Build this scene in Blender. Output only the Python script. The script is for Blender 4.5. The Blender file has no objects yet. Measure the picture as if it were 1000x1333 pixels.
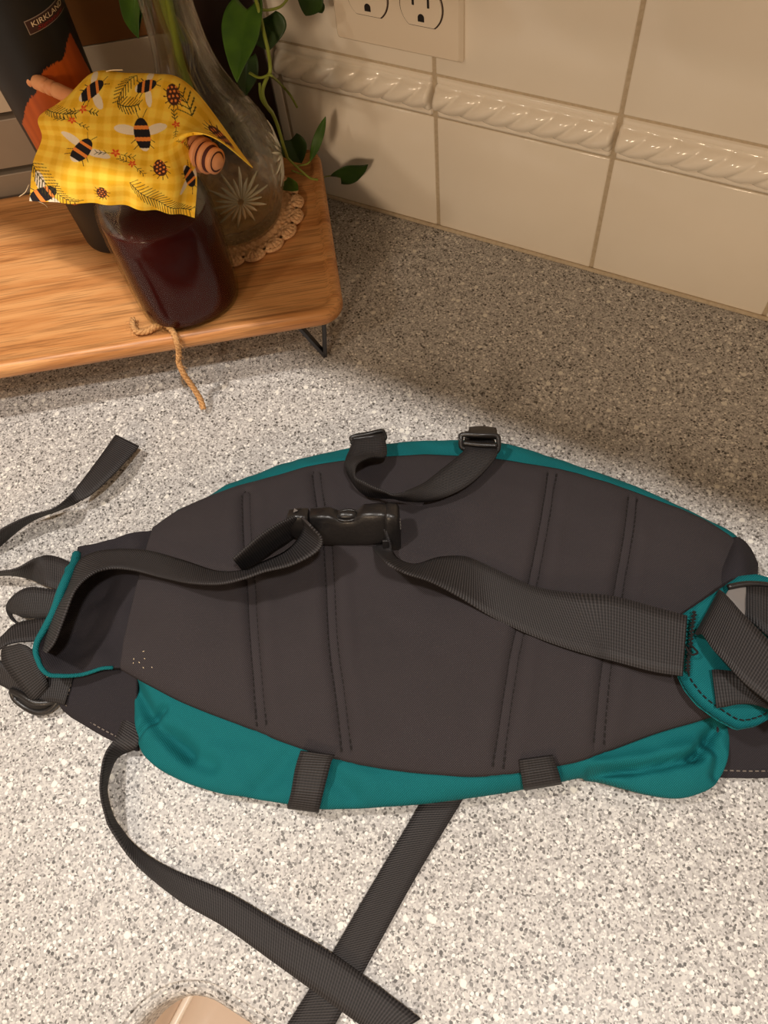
import bpy, bmesh, math, random
import numpy as np
from mathutils import Vector, Matrix, noise
from mathutils.bvhtree import BVHTree
random.seed(4)
S = bpy.context.scene
C = S.collection
PI = math.pi

# ---------------------------------------------------------------- camera, world, lamps, exposure
cd = bpy.data.cameras.new('camera'); cam = bpy.data.objects.new('camera', cd); C.objects.link(cam)
cam.matrix_world = Matrix([[0.887861, -0.36026, 0.286208, 0.268817], [0.452248, 0.797811, -0.39871, -0.551772], [-0.084701, 0.483436, 0.871272, 0.526016], [0.0, 0.0, 0.0, 1.0]])
cd.sensor_fit = 'VERTICAL'; cd.sensor_height = 36.0; cd.sensor_width = 27.0
cd.lens = 36.0*1000/1333; cd.clip_start = .01; cd.clip_end = 20
S.camera = cam
W = bpy.data.worlds.new('world'); S.world = W; W.use_nodes = True
W.node_tree.nodes['Background'].inputs[0].default_value = (1.0, .70, .44, 1)
W.node_tree.nodes['Background'].inputs[1].default_value = .34
def lamp(name, loc, power, size, col):
    l = bpy.data.lights.new(name, 'AREA'); l.shape = 'DISK'; l.size = size; l.energy = power; l.color = col
    o = bpy.data.objects.new(name, l); o.location = loc; C.objects.link(o); return o
lamp('ceiling_downlight', (.62, -.66, 1.62), 20, .10, (1, .945, .885))
lamp('ceiling_downlight', (-.50, -.66, 1.62), 19, .10, (1, .945, .885))
lamp('ceiling_downlight', (-.45, -1.75, 1.62), 8, .16, (1, .84, .66))
pl = bpy.data.lights.new('wall_fill', 'POINT'); pl.energy = 125; pl.shadow_soft_size = .22; pl.color = (1, .74, .50)   # unseen fill light added to brighten the tiled wall
po = bpy.data.objects.new('wall_fill', pl); po.location = (.55, -3.2, 1.35); C.objects.link(po)
S.view_settings.view_transform = 'Standard'; S.view_settings.look = 'None'
S.view_settings.gamma = 1; S.view_settings.use_curve_mapping = False
S.view_settings.exposure = 0.0

# ---------------------------------------------------------------- materials
def lin(r, g, b):
    f = lambda c: (c/255/12.92) if c/255 <= .04045 else ((c/255+.055)/1.055)**2.4
    return (f(r), f(g), f(b), 1)
def mat(name, col=(.5, .5, .5, 1), rough=.5, metal=0, spec=.5, **kw):
    m = bpy.data.materials.new(name); m.use_nodes = True
    b = m.node_tree.nodes['Principled BSDF']
    b.inputs['Base Color'].default_value = col; b.inputs['Roughness'].default_value = rough
    b.inputs['Metallic'].default_value = metal; b.inputs['Specular IOR Level'].default_value = spec
    for k, v in kw.items(): b.inputs[k.replace('_', ' ')].default_value = v
    m['b'] = 1
    return m
class NT:
    def __init__(s, m): s.t = m.node_tree; s.n = s.t.nodes; s.b = s.n['Principled BSDF']
    def add(s, typ, **kw):
        n = s.n.new(typ)
        for k, v in kw.items():
            if k.startswith('i_'):
                key = k[2:]; key = int(key) if key.isdigit() else key.replace('_', ' ')
                if hasattr(v, 'is_output'): s.t.links.new(v, n.inputs[key])
                else: n.inputs[key].default_value = v
            else: setattr(n, k, v)
        return n
    def link(s, a, b): s.t.links.new(a, b)
    def ramp(s, fac, stops, interp='LINEAR'):
        r = s.add('ShaderNodeValToRGB'); r.color_ramp.interpolation = interp; e = r.color_ramp.elements
        while len(e) < len(stops): e.new(.5)
        for i, (p, c) in enumerate(stops): e[i].position = p; e[i].color = c
        s.link(fac, r.inputs[0]); return r.outputs[0]
    def mix(s, fac, a, b, blend='MIX'):
        n = s.add('ShaderNodeMix', data_type='RGBA', blend_type=blend)
        for i, v in ((0, fac), (6, a), (7, b)):
            if hasattr(v, 'is_output'): s.link(v, n.inputs[i])
            else: n.inputs[i].default_value = v
        return n.outputs[2]
    def bump(s, h, strength=.3, dist=.001):
        n = s.add('ShaderNodeBump'); n.inputs['Strength'].default_value = strength; n.inputs['Distance'].default_value = dist
        s.link(h, n.inputs['Height']); s.link(n.outputs[0], s.b.inputs['Normal']); return n
def gray(v): return (v, v, v, 1)

def m_granite():
    m = mat('speckled_solid_surface', rough=.42, spec=.3); t = NT(m)
    co = t.add('ShaderNodeTexCoord').outputs['Object']
    v1 = t.add('ShaderNodeTexVoronoi', i_Vector=co, i_Scale=820.0)
    v2 = t.add('ShaderNodeTexVoronoi', i_Vector=co, i_Scale=400.0)
    v3 = t.add('ShaderNodeTexVoronoi', i_Vector=co, i_Scale=140.0)
    def rnd(v, ch='Red'):
        s = t.add('ShaderNodeSeparateColor'); t.link(v.outputs['Color'], s.inputs[0]); return s.outputs[ch]
    c = t.ramp(rnd(v1), [(0, lin(96, 92, 88)), (.10, lin(140, 136, 132)), (.34, lin(164, 160, 156)), (.66, lin(180, 176, 171)), (.9, lin(200, 196, 190))], 'CONSTANT')
    # mid flakes: dark and pale
    f2 = t.ramp(rnd(v2), [(0, gray(1)), (.075, gray(0)), (.9, gray(0)), (.91, gray(1))], 'CONSTANT')
    c2 = t.ramp(rnd(v2), [(0, lin(76, 72, 68)), (.04, lin(110, 106, 102)), (.5, lin(212, 208, 200))], 'CONSTANT')
    d2 = t.ramp(v2.outputs['Distance'], [(.42, gray(1)), (.5, gray(0))])
    k2 = t.add('ShaderNodeMath', operation='MULTIPLY', i_0=f2, i_1=d2).outputs[0]
    c = t.mix(k2, c, c2)
    f3 = t.ramp(rnd(v3, 'Green'), [(0, gray(1)), (.09, gray(0))], 'CONSTANT')
    n3 = t.add('ShaderNodeTexNoise', i_Vector=co, i_Scale=500.0)
    dd = t.add('ShaderNodeMath', operation='MULTIPLY_ADD', i_0=n3.outputs[0], i_1=.35, i_2=v3.outputs['Distance']).outputs[0]
    d3 = t.ramp(dd, [(.42, gray(1)), (.52, gray(0))])
    k3 = t.add('ShaderNodeMath', operation='MULTIPLY', i_0=f3, i_1=d3).outputs[0]
    c = t.mix(k3, c, lin(210, 206, 197))
    t.link(c, t.b.inputs['Base Color']); return m
def m_wood():
    m = mat('oiled_wood', rough=.42, spec=.4); t = NT(m)
    co = t.add('ShaderNodeTexCoord').outputs['Object']
    mp = t.add('ShaderNodeMapping', i_Vector=co, i_Scale=(5, 46, 46)).outputs[0]
    n1 = t.add('ShaderNodeTexNoise', i_Vector=mp, i_Scale=1.0, i_Detail=6.0, i_Roughness=.6, i_Distortion=.8)
    mp2 = t.add('ShaderNodeMapping', i_Vector=co, i_Scale=(22, 700, 700)).outputs[0]
    n2 = t.add('ShaderNodeTexNoise', i_Vector=mp2, i_Scale=1.0, i_Detail=3.0)
    c = t.ramp(n1.outputs[0], [(.25, lin(142, 88, 46)), (.42, lin(186, 126, 72)), (.58, lin(206, 150, 94)), (.78, lin(168, 110, 60))])
    k = t.ramp(n2.outputs[0], [(.36, gray(.5)), (.52, gray(1))])
    c = t.mix(.7, c, k, 'MULTIPLY')
    t.link(c, t.b.inputs['Base Color']); t.bump(n2.outputs[0], .15, .0006); return m
def m_fabric(name, col, col2, scale=900.0, bump=.5, rough=.9):
    m = mat(name, rough=rough, spec=.15); t = NT(m)
    co = t.add('ShaderNodeTexCoord').outputs['Object']
    w1 = t.add('ShaderNodeTexWave', i_Vector=t.add('ShaderNodeMapping', i_Vector=co, i_Rotation=(0, 0, .42)).outputs[0], i_Scale=scale/6.283*1.0, i_Distortion=.6, i_Detail=1.0, i_Detail_Scale=3.0)
    w2 = t.add('ShaderNodeTexWave', i_Vector=t.add('ShaderNodeMapping', i_Vector=co, i_Rotation=(0, 0, .42+PI/2)).outputs[0], i_Scale=scale/6.283*1.0, i_Distortion=.6, i_Detail=1.0, i_Detail_Scale=3.0)
    h = t.add('ShaderNodeMath', operation='MULTIPLY', i_0=w1.outputs['Fac'], i_1=w2.outputs['Fac']).outputs[0]
    n = t.add('ShaderNodeTexNoise', i_Vector=co, i_Scale=18.0, i_Detail=3.0)
    a = t.mix(t.ramp(n.outputs[0], [(.35, gray(0)), (.65, gray(1))]), col, tuple(.86*x for x in col[:3])+(1,))
    c = t.mix(t.ramp(h, [(.1, gray(1)), (.6, gray(0))]), a, col2)
    t.link(c, t.b.inputs['Base Color']); t.bump(h, bump, .0006); return m
def m_web(name, col, col2, rib=1500.0):
    m = mat(name, rough=.62, spec=.3); t = NT(m)
    uv = t.add('ShaderNodeUVMap').outputs[0]
    sep = t.add('ShaderNodeSeparateXYZ', i_0=uv)
    s = lambda o, k, ph=0: t.add('ShaderNodeMath', operation='SINE', i_0=t.add('ShaderNodeMath', operation='MULTIPLY', i_0=o, i_1=k).outputs[0]).outputs[0]
    a = s(sep.outputs[1], 2*PI/.0017)      # cross ribs along the strap
    b = s(sep.outputs[0], 2*PI/.0022)      # warp cords
    ab = t.add('ShaderNodeMath', operation='MULTIPLY_ADD', i_0=b, i_1=.28, i_2=a).outputs[0]
    h = t.add('ShaderNodeMath', operation='MULTIPLY_ADD', i_0=ab, i_1=.33, i_2=.5).outputs[0]
    c = t.mix(t.ramp(h, [(.15, gray(0)), (.85, gray(1))]), col2, col)
    t.link(c, t.b.inputs['Base Color']); t.bump(h, .8, .0005); return m
def m_vcol(name, rough=.8, spec=.2, weave=None):
    m = mat(name, rough=rough, spec=spec); t = NT(m)
    a = t.add('ShaderNodeVertexColor', layer_name='col')
    t.link(a.outputs[0], t.b.inputs['Base Color'])
    return m
def m_noise(name, c1, c2, scale, rough=.5, bump=0, spec=.4):
    m = mat(name, rough=rough, spec=spec); t = NT(m)
    co = t.add('ShaderNodeTexCoord').outputs['Object']
    n = t.add('ShaderNodeTexNoise', i_Vector=co, i_Scale=scale, i_Detail=4.0)
    t.link(t.ramp(n.outputs[0], [(.35, c1), (.65, c2)]), t.b.inputs['Base Color'])
    if bump: t.bump(n.outputs[0], bump, .001)
    return m
def m_glass(name='clear_glass', k=.6):
    m = mat(name, (.97, .98, .92, 1), .02, Transmission_Weight=1.0, IOR=1.42); t = NT(m)
    tr = t.add('ShaderNodeBsdfTransparent', i_Color=(.97, .98, .93, 1))
    mx = t.add('ShaderNodeMixShader', i_0=k); t.link(tr.outputs[0], mx.inputs[1]); t.link(t.b.outputs[0], mx.inputs[2])
    t.link(mx.outputs[0], t.n['Material Output'].inputs['Surface']); return m
M = dict(
    granite=m_granite(), wood=m_wood(),
    tile=m_noise('glazed_white_tile', lin(232, 222, 206), lin(236, 227, 212), 9, .13, .03, .5),
    grout=m_noise('grout', lin(176, 160, 136), lin(190, 174, 150), 300, .9),
    panel=m_fabric('charcoal_canvas', lin(65, 59, 61), lin(42, 38, 39), 1900),
    lining=m_fabric('charcoal_lining', lin(50, 46, 49), lin(36, 33, 36), 1900),
    teal=m_fabric('teal_canvas', lin(18, 110, 112), lin(6, 78, 83), 1900, .5, .8),
    web=m_web('dark_webbing', lin(52, 48, 48), lin(20, 18, 18)),
    web2=m_web('black_webbing', lin(45, 41, 41), lin(16, 15, 15)),
    plastic=m_noise('black_plastic', lin(26, 24, 23), lin(32, 29, 28), 900, .33, .12),
    greyplastic=mat('grey_plastic', lin(104, 98, 94), .45),
    thread=mat('dark_thread', lin(22, 18, 17), .8, 0, .2),
    palethread=mat('pale_thread', lin(96, 86, 78), .8),
    metal=mat('black_powder_metal', lin(38, 36, 38), .45),
    plate=mat('white_plastic', lin(226, 212, 192), .35),
    slot=mat('outlet_slot', lin(22, 16, 14), .6),
    plategap=mat('plate_gap', lin(60, 44, 34), .7),
    glass=m_glass(), jarglass=m_glass('jar_glass', .22), frost=mat('frosted_cut_glass', lin(214, 208, 176), .25, 0, .6, Transmission_Weight=.6, IOR=1.4),
    water=mat('water', (.95, .97, .9, 1), .0, Transmission_Weight=1.0, IOR=1.33),
    honey=mat('dark_honey', lin(54, 10, 6), .1, 0, .3),
    cloth=m_vcol('printed_cotton', .85), flask=m_vcol('printed_flask_coating', .45, .35),
    dipper=m_noise('beech', lin(222, 158, 110), lin(206, 138, 92), 60, .5),
    dipgroove=mat('dipper_groove', lin(70, 24, 16), .8),
    jute=m_noise('jute', lin(196, 150, 98), lin(160, 114, 68), 700, .95, .5),
    doily=m_noise('cotton_crochet', lin(226, 184, 140), lin(196, 150, 108), 500, .95, .6),
    leaf=m_noise('leaf_green', lin(62, 96, 18), lin(44, 76, 12), 60, .45),
    leafdark=m_noise('leaf_dark_green', lin(40, 66, 14), lin(30, 52, 10), 60, .45),
    stem=mat('stem_green', lin(120, 132, 44), .5), root=mat('root_tan', lin(150, 130, 84), .7),
    board=m_noise('grey_board', lin(196, 184, 166), lin(186, 174, 156), 6, .4),
    greyb=m_noise('mid_grey_board', lin(150, 138, 124), lin(136, 124, 112), 8, .4),
    brown=m_noise('brown_board', lin(120, 78, 34), lin(104, 66, 28), 10, .5),
    darkb=m_noise('black_brown_board', lin(34, 18, 14), lin(26, 14, 12), 8, .35),
    gap=mat('dark_strip', lin(34, 28, 24), .5),
    basin=mat('beige_sink', lin(206, 186, 166), .25),
    basinglint=mat('sink_highlight', lin(232, 218, 200), .3),  # paler than the basin: its corner highlight put into colour
    cab=m_noise('painted_cabinet', lin(214, 200, 180), lin(206, 192, 172), 5, .5),
    red=mat('red_print', lin(150, 24, 26), .5), cream=mat('cream_print', lin(236, 214, 176), .5),
    maroon=mat('maroon_print', lin(52, 20, 18), .5), silver=mat('silver_print', lin(150, 132, 116), .5),
)

# ---------------------------------------------------------------- object helpers
ORG = {}
def thing(name, label, cat, loc=(0, 0, 0), rotz=0, group=None):
    o = bpy.data.objects.new(name, None); C.objects.link(o); o.empty_display_size = .02
    o.location = loc; o.rotation_euler = (0, 0, rotz); o['label'] = label; o['category'] = cat
    if group: o['group'] = group
    ORG[o] = Vector(loc); return o
def obj(name, V, F, m, parent=None, smooth=True, uv=None, col=None, local=False, label=None):
    """one mesh object; vertices are given in world space unless local"""
    me = bpy.data.meshes.new(name)
    V = [Vector(v) for v in V]
    if parent is not None and not local:
        g = ORG.get(parent, Vector()); V = [v-g for v in V]
    me.from_pydata([tuple(v) for v in V], [], [tuple(f) for f in F]); me.update()
    if smooth: me.polygons.foreach_set('use_smooth', [True]*len(me.polygons))
    if uv is not None:
        l = me.uv_layers.new(name='UVMap'); idx = np.zeros(len(me.loops), int); me.loops.foreach_get('vertex_index', idx)
        l.data.foreach_set('uv', np.array(uv, float)[idx].ravel())
    if col is not None:
        a = me.color_attributes.new('col', 'FLOAT_COLOR', 'POINT'); a.data.foreach_set('color', np.array(col, float).ravel())
    me.materials.append(m)
    o = bpy.data.objects.new(name, me); C.objects.link(o)
    if parent is not None:
        o.parent = parent; ORG[o] = ORG.get(parent, Vector())
    if label: o['label'] = label
    return o
def tag(o, label, cat, group=None):
    o['label'] = label; o['category'] = cat
    if group: o['group'] = group
    # move the origin to the base of the mesh
    me = o.data; co = np.zeros(len(me.vertices)*3); me.vertices.foreach_get('co', co); co = co.reshape(-1, 3)
    b = (co.min(0)+co.max(0))/2; b[2] = co[:, 2].min()
    me.vertices.foreach_set('co', (co-b).ravel()); me.update(); o.location = Vector(b); ORG[o] = Vector(b); return o
def struct(o): o['kind'] = 'structure'; return o
def dup(o, parent=None):
    c = o.copy(); C.objects.link(c)
    if parent is not None: c.parent = parent
    return c
def crw(t, n):
    i = min(int(t*(n-1)), n-2); f = t*(n-1)-i; w = np.zeros(n)
    for k, c in zip((i-1, i, i+1, i+2), (-.5*f**3+f*f-.5*f, 1.5*f**3-2.5*f*f+1, -1.5*f**3+2*f*f+.5*f, .5*f**3-.5*f*f)):
        if k < 0: w[0] += 2*c; w[1] -= c
        elif k > n-1: w[n-1] += 2*c; w[n-2] -= c
        else: w[k] += c
    return w
def curve(P, n):
    P = np.array(P, float); return np.array([crw(t, len(P))@P for t in np.linspace(0, 1, n)])
def resample(P, n):
    P = np.array(P, float); d = np.r_[0, np.cumsum(np.linalg.norm(np.diff(P, axis=0), axis=1))]
    q = np.linspace(0, d[-1], n); return np.stack([np.interp(q, d, P[:, k]) for k in range(P.shape[1])], 1)
def grid_faces(nr, ncl, off=0, flip=False, wrap=False):
    F = []
    for j in range(nr-1):
        for i in range(ncl if wrap else ncl-1):
            a = off+j*ncl+i; b = off+j*ncl+(i+1) % ncl; c2 = b+ncl; d = a+ncl
            F.append((a, d, c2, b) if flip else (a, b, c2, d))
    return F
def gnormals(G):
    du = np.gradient(G, axis=1); dv = np.gradient(G, axis=0); n = np.cross(du, dv)
    return n/np.maximum(np.linalg.norm(n, axis=2, keepdims=True), 1e-9)
def slab(G, th, uvG=None, up=None):
    """closed thin solid around a grid of points (rows x cols x 3)"""
    nr, ncl, _ = G.shape; N = gnormals(G); A = G+N*th/2; B = G-N*th/2
    V = list(A.reshape(-1, 3))+list(B.reshape(-1, 3)); k = nr*ncl
    F = grid_faces(nr, ncl)+grid_faces(nr, ncl, k, True)
    rim = [(0, i) for i in range(ncl)]+[(j, ncl-1) for j in range(1, nr)]+[(nr-1, i) for i in range(ncl-2, -1, -1)]+[(j, 0) for j in range(nr-2, 0, -1)]
    ids = [j*ncl+i for j, i in rim]
    for a, b in zip(ids, ids[1:]+ids[:1]): F.append((b, a, a+k, b+k))
    uv = None
    if uvG is not None: uv = np.concatenate([uvG.reshape(-1, 2)]*2)
    return V, F, uv
def spl(ctrl, nu, nv):
    Cc = np.array(ctrl, float)
    Wr = np.array([crw(t, Cc.shape[0]) for t in np.linspace(0, 1, nv)]); Wc = np.array([crw(s, Cc.shape[1]) for s in np.linspace(0, 1, nu)])
    return np.einsum('ai,bj,ijk->abk', Wr, Wc, Cc)
def surf(name, ctrl, nu, nv, th, m, parent, wr=0, label=None):
    G = spl(ctrl, nu, nv)
    if wr:
        for p in G.reshape(-1, 3): p[2] += wr*noise.noise(Vector((p[0]*38, p[1]*38, 1.3)))+wr*.4*noise.noise(Vector((p[0]*110, p[1]*60, 4)))
    V, F, _ = slab(G, th); o = obj(name, V, F, m, parent, label=label); return o, G
def ribbon(name, AB, m, parent, th=.0015, n=None, across=5, label=None, lift=0):
    A, B = AB; n = n or max(24, 14*len(A))
    a = curve(A, n); b = curve(B, n)
    G = np.stack([a+(b-a)*t for t in np.linspace(0, 1, across)], 1)
    G[:, :, 2] += lift
    mid = (a+b)/2; L = np.r_[0, np.cumsum(np.linalg.norm(np.diff(mid, axis=0), axis=1))]
    w = np.linalg.norm(a-b, axis=1).max()
    uv = np.zeros((n, across, 2))
    for k, t in enumerate(np.linspace(0, 1, across)): uv[:, k, 0] = t*w; uv[:, k, 1] = L
    V, F, uv = slab(G, th, uv); return obj(name, V, F, m, parent, uv=uv, label=label)
def tube(P, r, segs=8, n=None, cap=True):
    P = curve(P, n) if n else np.array(P, float)
    k = len(P); r = np.broadcast_to(np.array(r, float), (k,)) if np.ndim(r) == 0 else np.interp(np.linspace(0, 1, k), np.linspace(0, 1, len(r)), r)
    T = np.gradient(P, axis=0); T /= np.maximum(np.linalg.norm(T, axis=1, keepdims=True), 1e-9)
    up = Vector((0, 0, 1)) if abs(T[0][2]) < .9 else Vector((1, 0, 0)); V = []
    nrm = Vector(T[0]).cross(up).normalized()
    for i in range(k):
        t = Vector(T[i]); nrm = (nrm-t*nrm.dot(t)).normalized(); bi = t.cross(nrm)
        for s in range(segs):
            a = 2*PI*s/segs; V.append(Vector(P[i])+(nrm*math.cos(a)+bi*math.sin(a))*float(r[i]))
    F = grid_faces(k, segs, wrap=True, flip=True)
    if cap: F.append(tuple(range(segs))[::1]); F.append(tuple(range((k-1)*segs, k*segs))[::-1])
    return V, F
def join(parts):
    V = []; F = []
    for v, f in parts:
        k = len(V); V += list(v); F += [tuple(i+k for i in q) for q in f]
    return V, F
def lathe(prof, cx, cy, segs=64, rf=None):
    V = []
    for j, (r, z) in enumerate(prof):
        for s in range(segs):
            a = 2*PI*s/segs; rr = rf(r, a, z, j) if rf else r
            V.append((cx+rr*math.cos(a), cy+rr*math.sin(a), z))
    F = grid_faces(len(prof), segs, wrap=True)
    F.append(tuple(range(segs))[::-1]); F.append(tuple(range((len(prof)-1)*segs, len(prof)*segs)))
    return V, F
def rbox(size, mtx=None, bev=.001, segs=2):
    bm = bmesh.new(); bmesh.ops.create_cube(bm, size=1, matrix=Matrix.Diagonal((*size, 1)))
    if bev: bmesh.ops.bevel(bm, geom=bm.edges[:], offset=bev, segments=segs, profile=.5, affect='EDGES')
    if mtx is not None: bm.transform(mtx)
    bm.verts.index_update(); V = [v.co.copy() for v in bm.verts]; F = [[v.index for v in f.verts] for f in bm.faces]; bm.free(); return V, F
def T3(x, y, z): return Matrix.Translation((x, y, z))
def axes(o, x, y, z):
    return Matrix(((x[0], y[0], z[0], o[0]), (x[1], y[1], z[1], o[1]), (x[2], y[2], z[2], o[2]), (0, 0, 0, 1)))
def prism(poly, z0, z1):
    k = len(poly); V = [(x, y, z0) for x, y in poly]+[(x, y, z1) for x, y in poly]
    F = [tuple(range(k))[::-1], tuple(range(k, 2*k))]+[(i, (i+1) % k, k+(i+1) % k, k+i) for i in range(k)]
    return V, F
def rrect(x0, y0, x1, y1, r, n=8):
    P = []
    for cx, cy, a0 in ((x1-r, y1-r, 0), (x0+r, y1-r, 90), (x0+r, y0+r, 180), (x1-r, y0+r, 270)):
        for i in range(n+1):
            a = math.radians(a0+90*i/n); P.append((cx+r*math.cos(a), cy+r*math.sin(a)))
    return P

# ---------------------------------------------------------------- setting: worktop, tiled wall, cabinet overhead
SX0, SX1, SY0, SY1 = .1110, .62, -1.02, -.6385
def worktop():
    outer = [(-1.0, 0.0), (-1.0, -1.25), (1.3, -1.25), (1.3, 0.0)]
    hole = rrect(SX0, SY0, SX1, SY1, .046, 12)
    bm = bmesh.new()
    vo = [bm.verts.new((x, y, 0)) for x, y in outer]; vh = [bm.verts.new((x, y, 0)) for x, y in hole]
    E = [bm.edges.new((a, b)) for L in (vo, vh) for a, b in zip(L, L[1:]+L[:1])]
    bmesh.ops.triangle_fill(bm, edges=E, use_beauty=True)
    bm.normal_update()
    for f in bm.faces:
        if f.normal.z < 0: f.normal_flip()
    bm.verts.index_update()
    V = [tuple(v.co) for v in bm.verts]; F = [[v.index for v in f.verts] for f in bm.faces]
    ho = [v.index for v in vh]; bm.free()
    prof = [(.0010, -.0016), (.0022, -.0018), (.0036, -.0007), (.0056, -.0014), (.0075, -.0034), (.0085, -.0065), (.0088, -.012), (.0088, -.03)]
    prev = ho
    for off, z in prof:
        L = rrect(SX0+off, SY0+off, SX1-off, SY1-off, .046-off, 12)
        cur = list(range(len(V), len(V)+len(L))); V += [(x, y, z) for x, y in L]
        for i in range(len(L)):
            j = (i+1) % len(L); F.append((prev[i], prev[j], cur[j], cur[i]))
        prev = cur
    # underside lip and front edge
    k = len(V); V += [(-1, -1.25, -.03), (1.3, -1.25, -.03)]; F.append((1, k, k+1, 2))
    return obj('trim_1', V, F, M['granite'], smooth=False)
wt = struct(worktop()); wt['label'] = 'grey speckled solid surface worktop with an undermount sink cutout'
# sink basin under the cutout
def sink():
    bz = -.15
    prof = [(-.004, -.0305, .04), (-.006, -.05, .042), (-.008, -.11, .045), (-.004, bz+.012, .045), (.004, bz+.003, .045), (.014, bz, .04)]
    V = []; F = []; n = 12
    for k, (o, z, r) in enumerate(prof): V += [(x, y, z) for x, y in rrect(SX0+o, SY0+o, SX1-o, SY1-o, r, n)]
    m = 4*(n+1); F = grid_faces(len(prof), m, wrap=True)
    F.append(tuple(range((len(prof)-1)*m, len(prof)*m)))
    s = thing('sink', 'beige undermount sink basin seen through the cutout at the bottom edge', 'sink', (.37, -.83, bz))
    obj('basin', V, F, M['basin'], s)
    V, F = rbox((.0035, .30, .010), T3(.1268, SY1-.018-.15, -.1), .0012)
    # pale bar painted as the highlight along the left wall of the basin
    V, F = rbox((.006, .33, .006), T3(.1105, SY1-.008-.165, -.116), .002)
    obj('highlight_bar', V, F, M['basinglint'], s, label='pale bar standing in for a highlight on the basin wall')
sink()

TW = .1545; H1, H2 = .1160, .1521; G = .0032
wall = struct(obj('wall_back', *rbox((2.3, .05, 1.3), T3(.15, .0215, .62), 0), M['grout'], smooth=False))
ORG[wall] = Vector()
def tile_mesh(w, h):
    V, F = rbox((w-G, .008, h-G), T3(0, -.0005, 0), .0012, 2); return V, F
def place_tiles(h, zc, x0, x1, off=0.0):
    first = None
    for k in range(x0, x1):
        if first is None:
            first = obj('tile', *tile_mesh(TW, h), M['tile'], wall); o = first
        else: o = dup(first, wall)
        o.location = ((k+.5)*TW+off, -.0002*random.random(), zc)
        o.rotation_euler = (random.uniform(-.002, .002), 0, random.uniform(-.002, .002))
place_tiles(H1-.0, (H1+.002)/2, -3, 5)
place_tiles(TW, H2+TW/2, -3, 5); place_tiles(TW, H2+TW*1.5, -3, 5)
# rope moulding tiles
def rope_tile():
    w = TW-.0034; h = H2-H1-G; nu, nv = 132, 26; Gd = np.zeros((nv, nu, 3))
    for j in range(nv):
        for i in range(nu):
            x = -w/2+w*i/(nu-1); v = j/(nv-1); z = -h/2+h*v
            q = (v-.5)/.34; y = .005
            if abs(q) < 1:
                c = math.sqrt(1-q*q); y += .0105*c
                ph = (x/w*7.5-q*.6+.1) % 1.0
                lump = (abs(math.sin(PI*ph)))**.62
                y += .0042*(lump-.75)*c**.6
            else: y += .0012*min(1, (abs(q)-1)*8)
            e = min(x+w/2, w/2-x); y -= .004*max(0, 1-e/.002)**2
            Gd[j, i] = (x, -y, z)
    V = [tuple(p) for p in Gd.reshape(-1, 3)]; F = grid_faces(nv, nu)
    k = len(V); rim = [i for i in range(nu)]+[j*nu+nu-1 for j in range(1, nv)]+[(nv-1)*nu+i for i in range(nu-2, -1, -1)]+[j*nu for j in range(nv-2, 0, -1)]
    V += [(V[i][0], .003, V[i][2]) for i in rim]
    for a in range(len(rim)):
        b = (a+1) % len(rim); F.append((rim[b], rim[a], k+a, k+b))
    return V, F
rope = obj('rope_tile', *rope_tile(), M['tile'], wall)
for k in range(-3, 5):
    o = rope if k == -3 else dup(rope, wall)
    o.location = ((k+.5)*TW, 0, (H1+H2)/2+.0008)
# caulk bead at the foot of the wall
cv, cf = tube([(-.9, -.0052, .0012), (1.2, -.0052, .0012)], .0022, 6, n=40); obj('caulk_bead', cv, cf, M['grout'], wall)

# wall cupboard above the frame, whose underside keeps the lamps off the back of the worktop
cb = thing('wall_cabinet', 'painted wall cupboard hanging over the tiled splashback', 'cabinet', (.15, -.005, .46))
obj('carcass', *rbox((2.2, .31, .66), T3(.15, -.161, .79), .002), M['cab'], cb, smooth=False)
for k in range(5):
    obj('door', *rbox((.43, .02, .64), T3(-.73+k*.44, -.328, .79), .003), M['cab'], cb, smooth=False)

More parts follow.
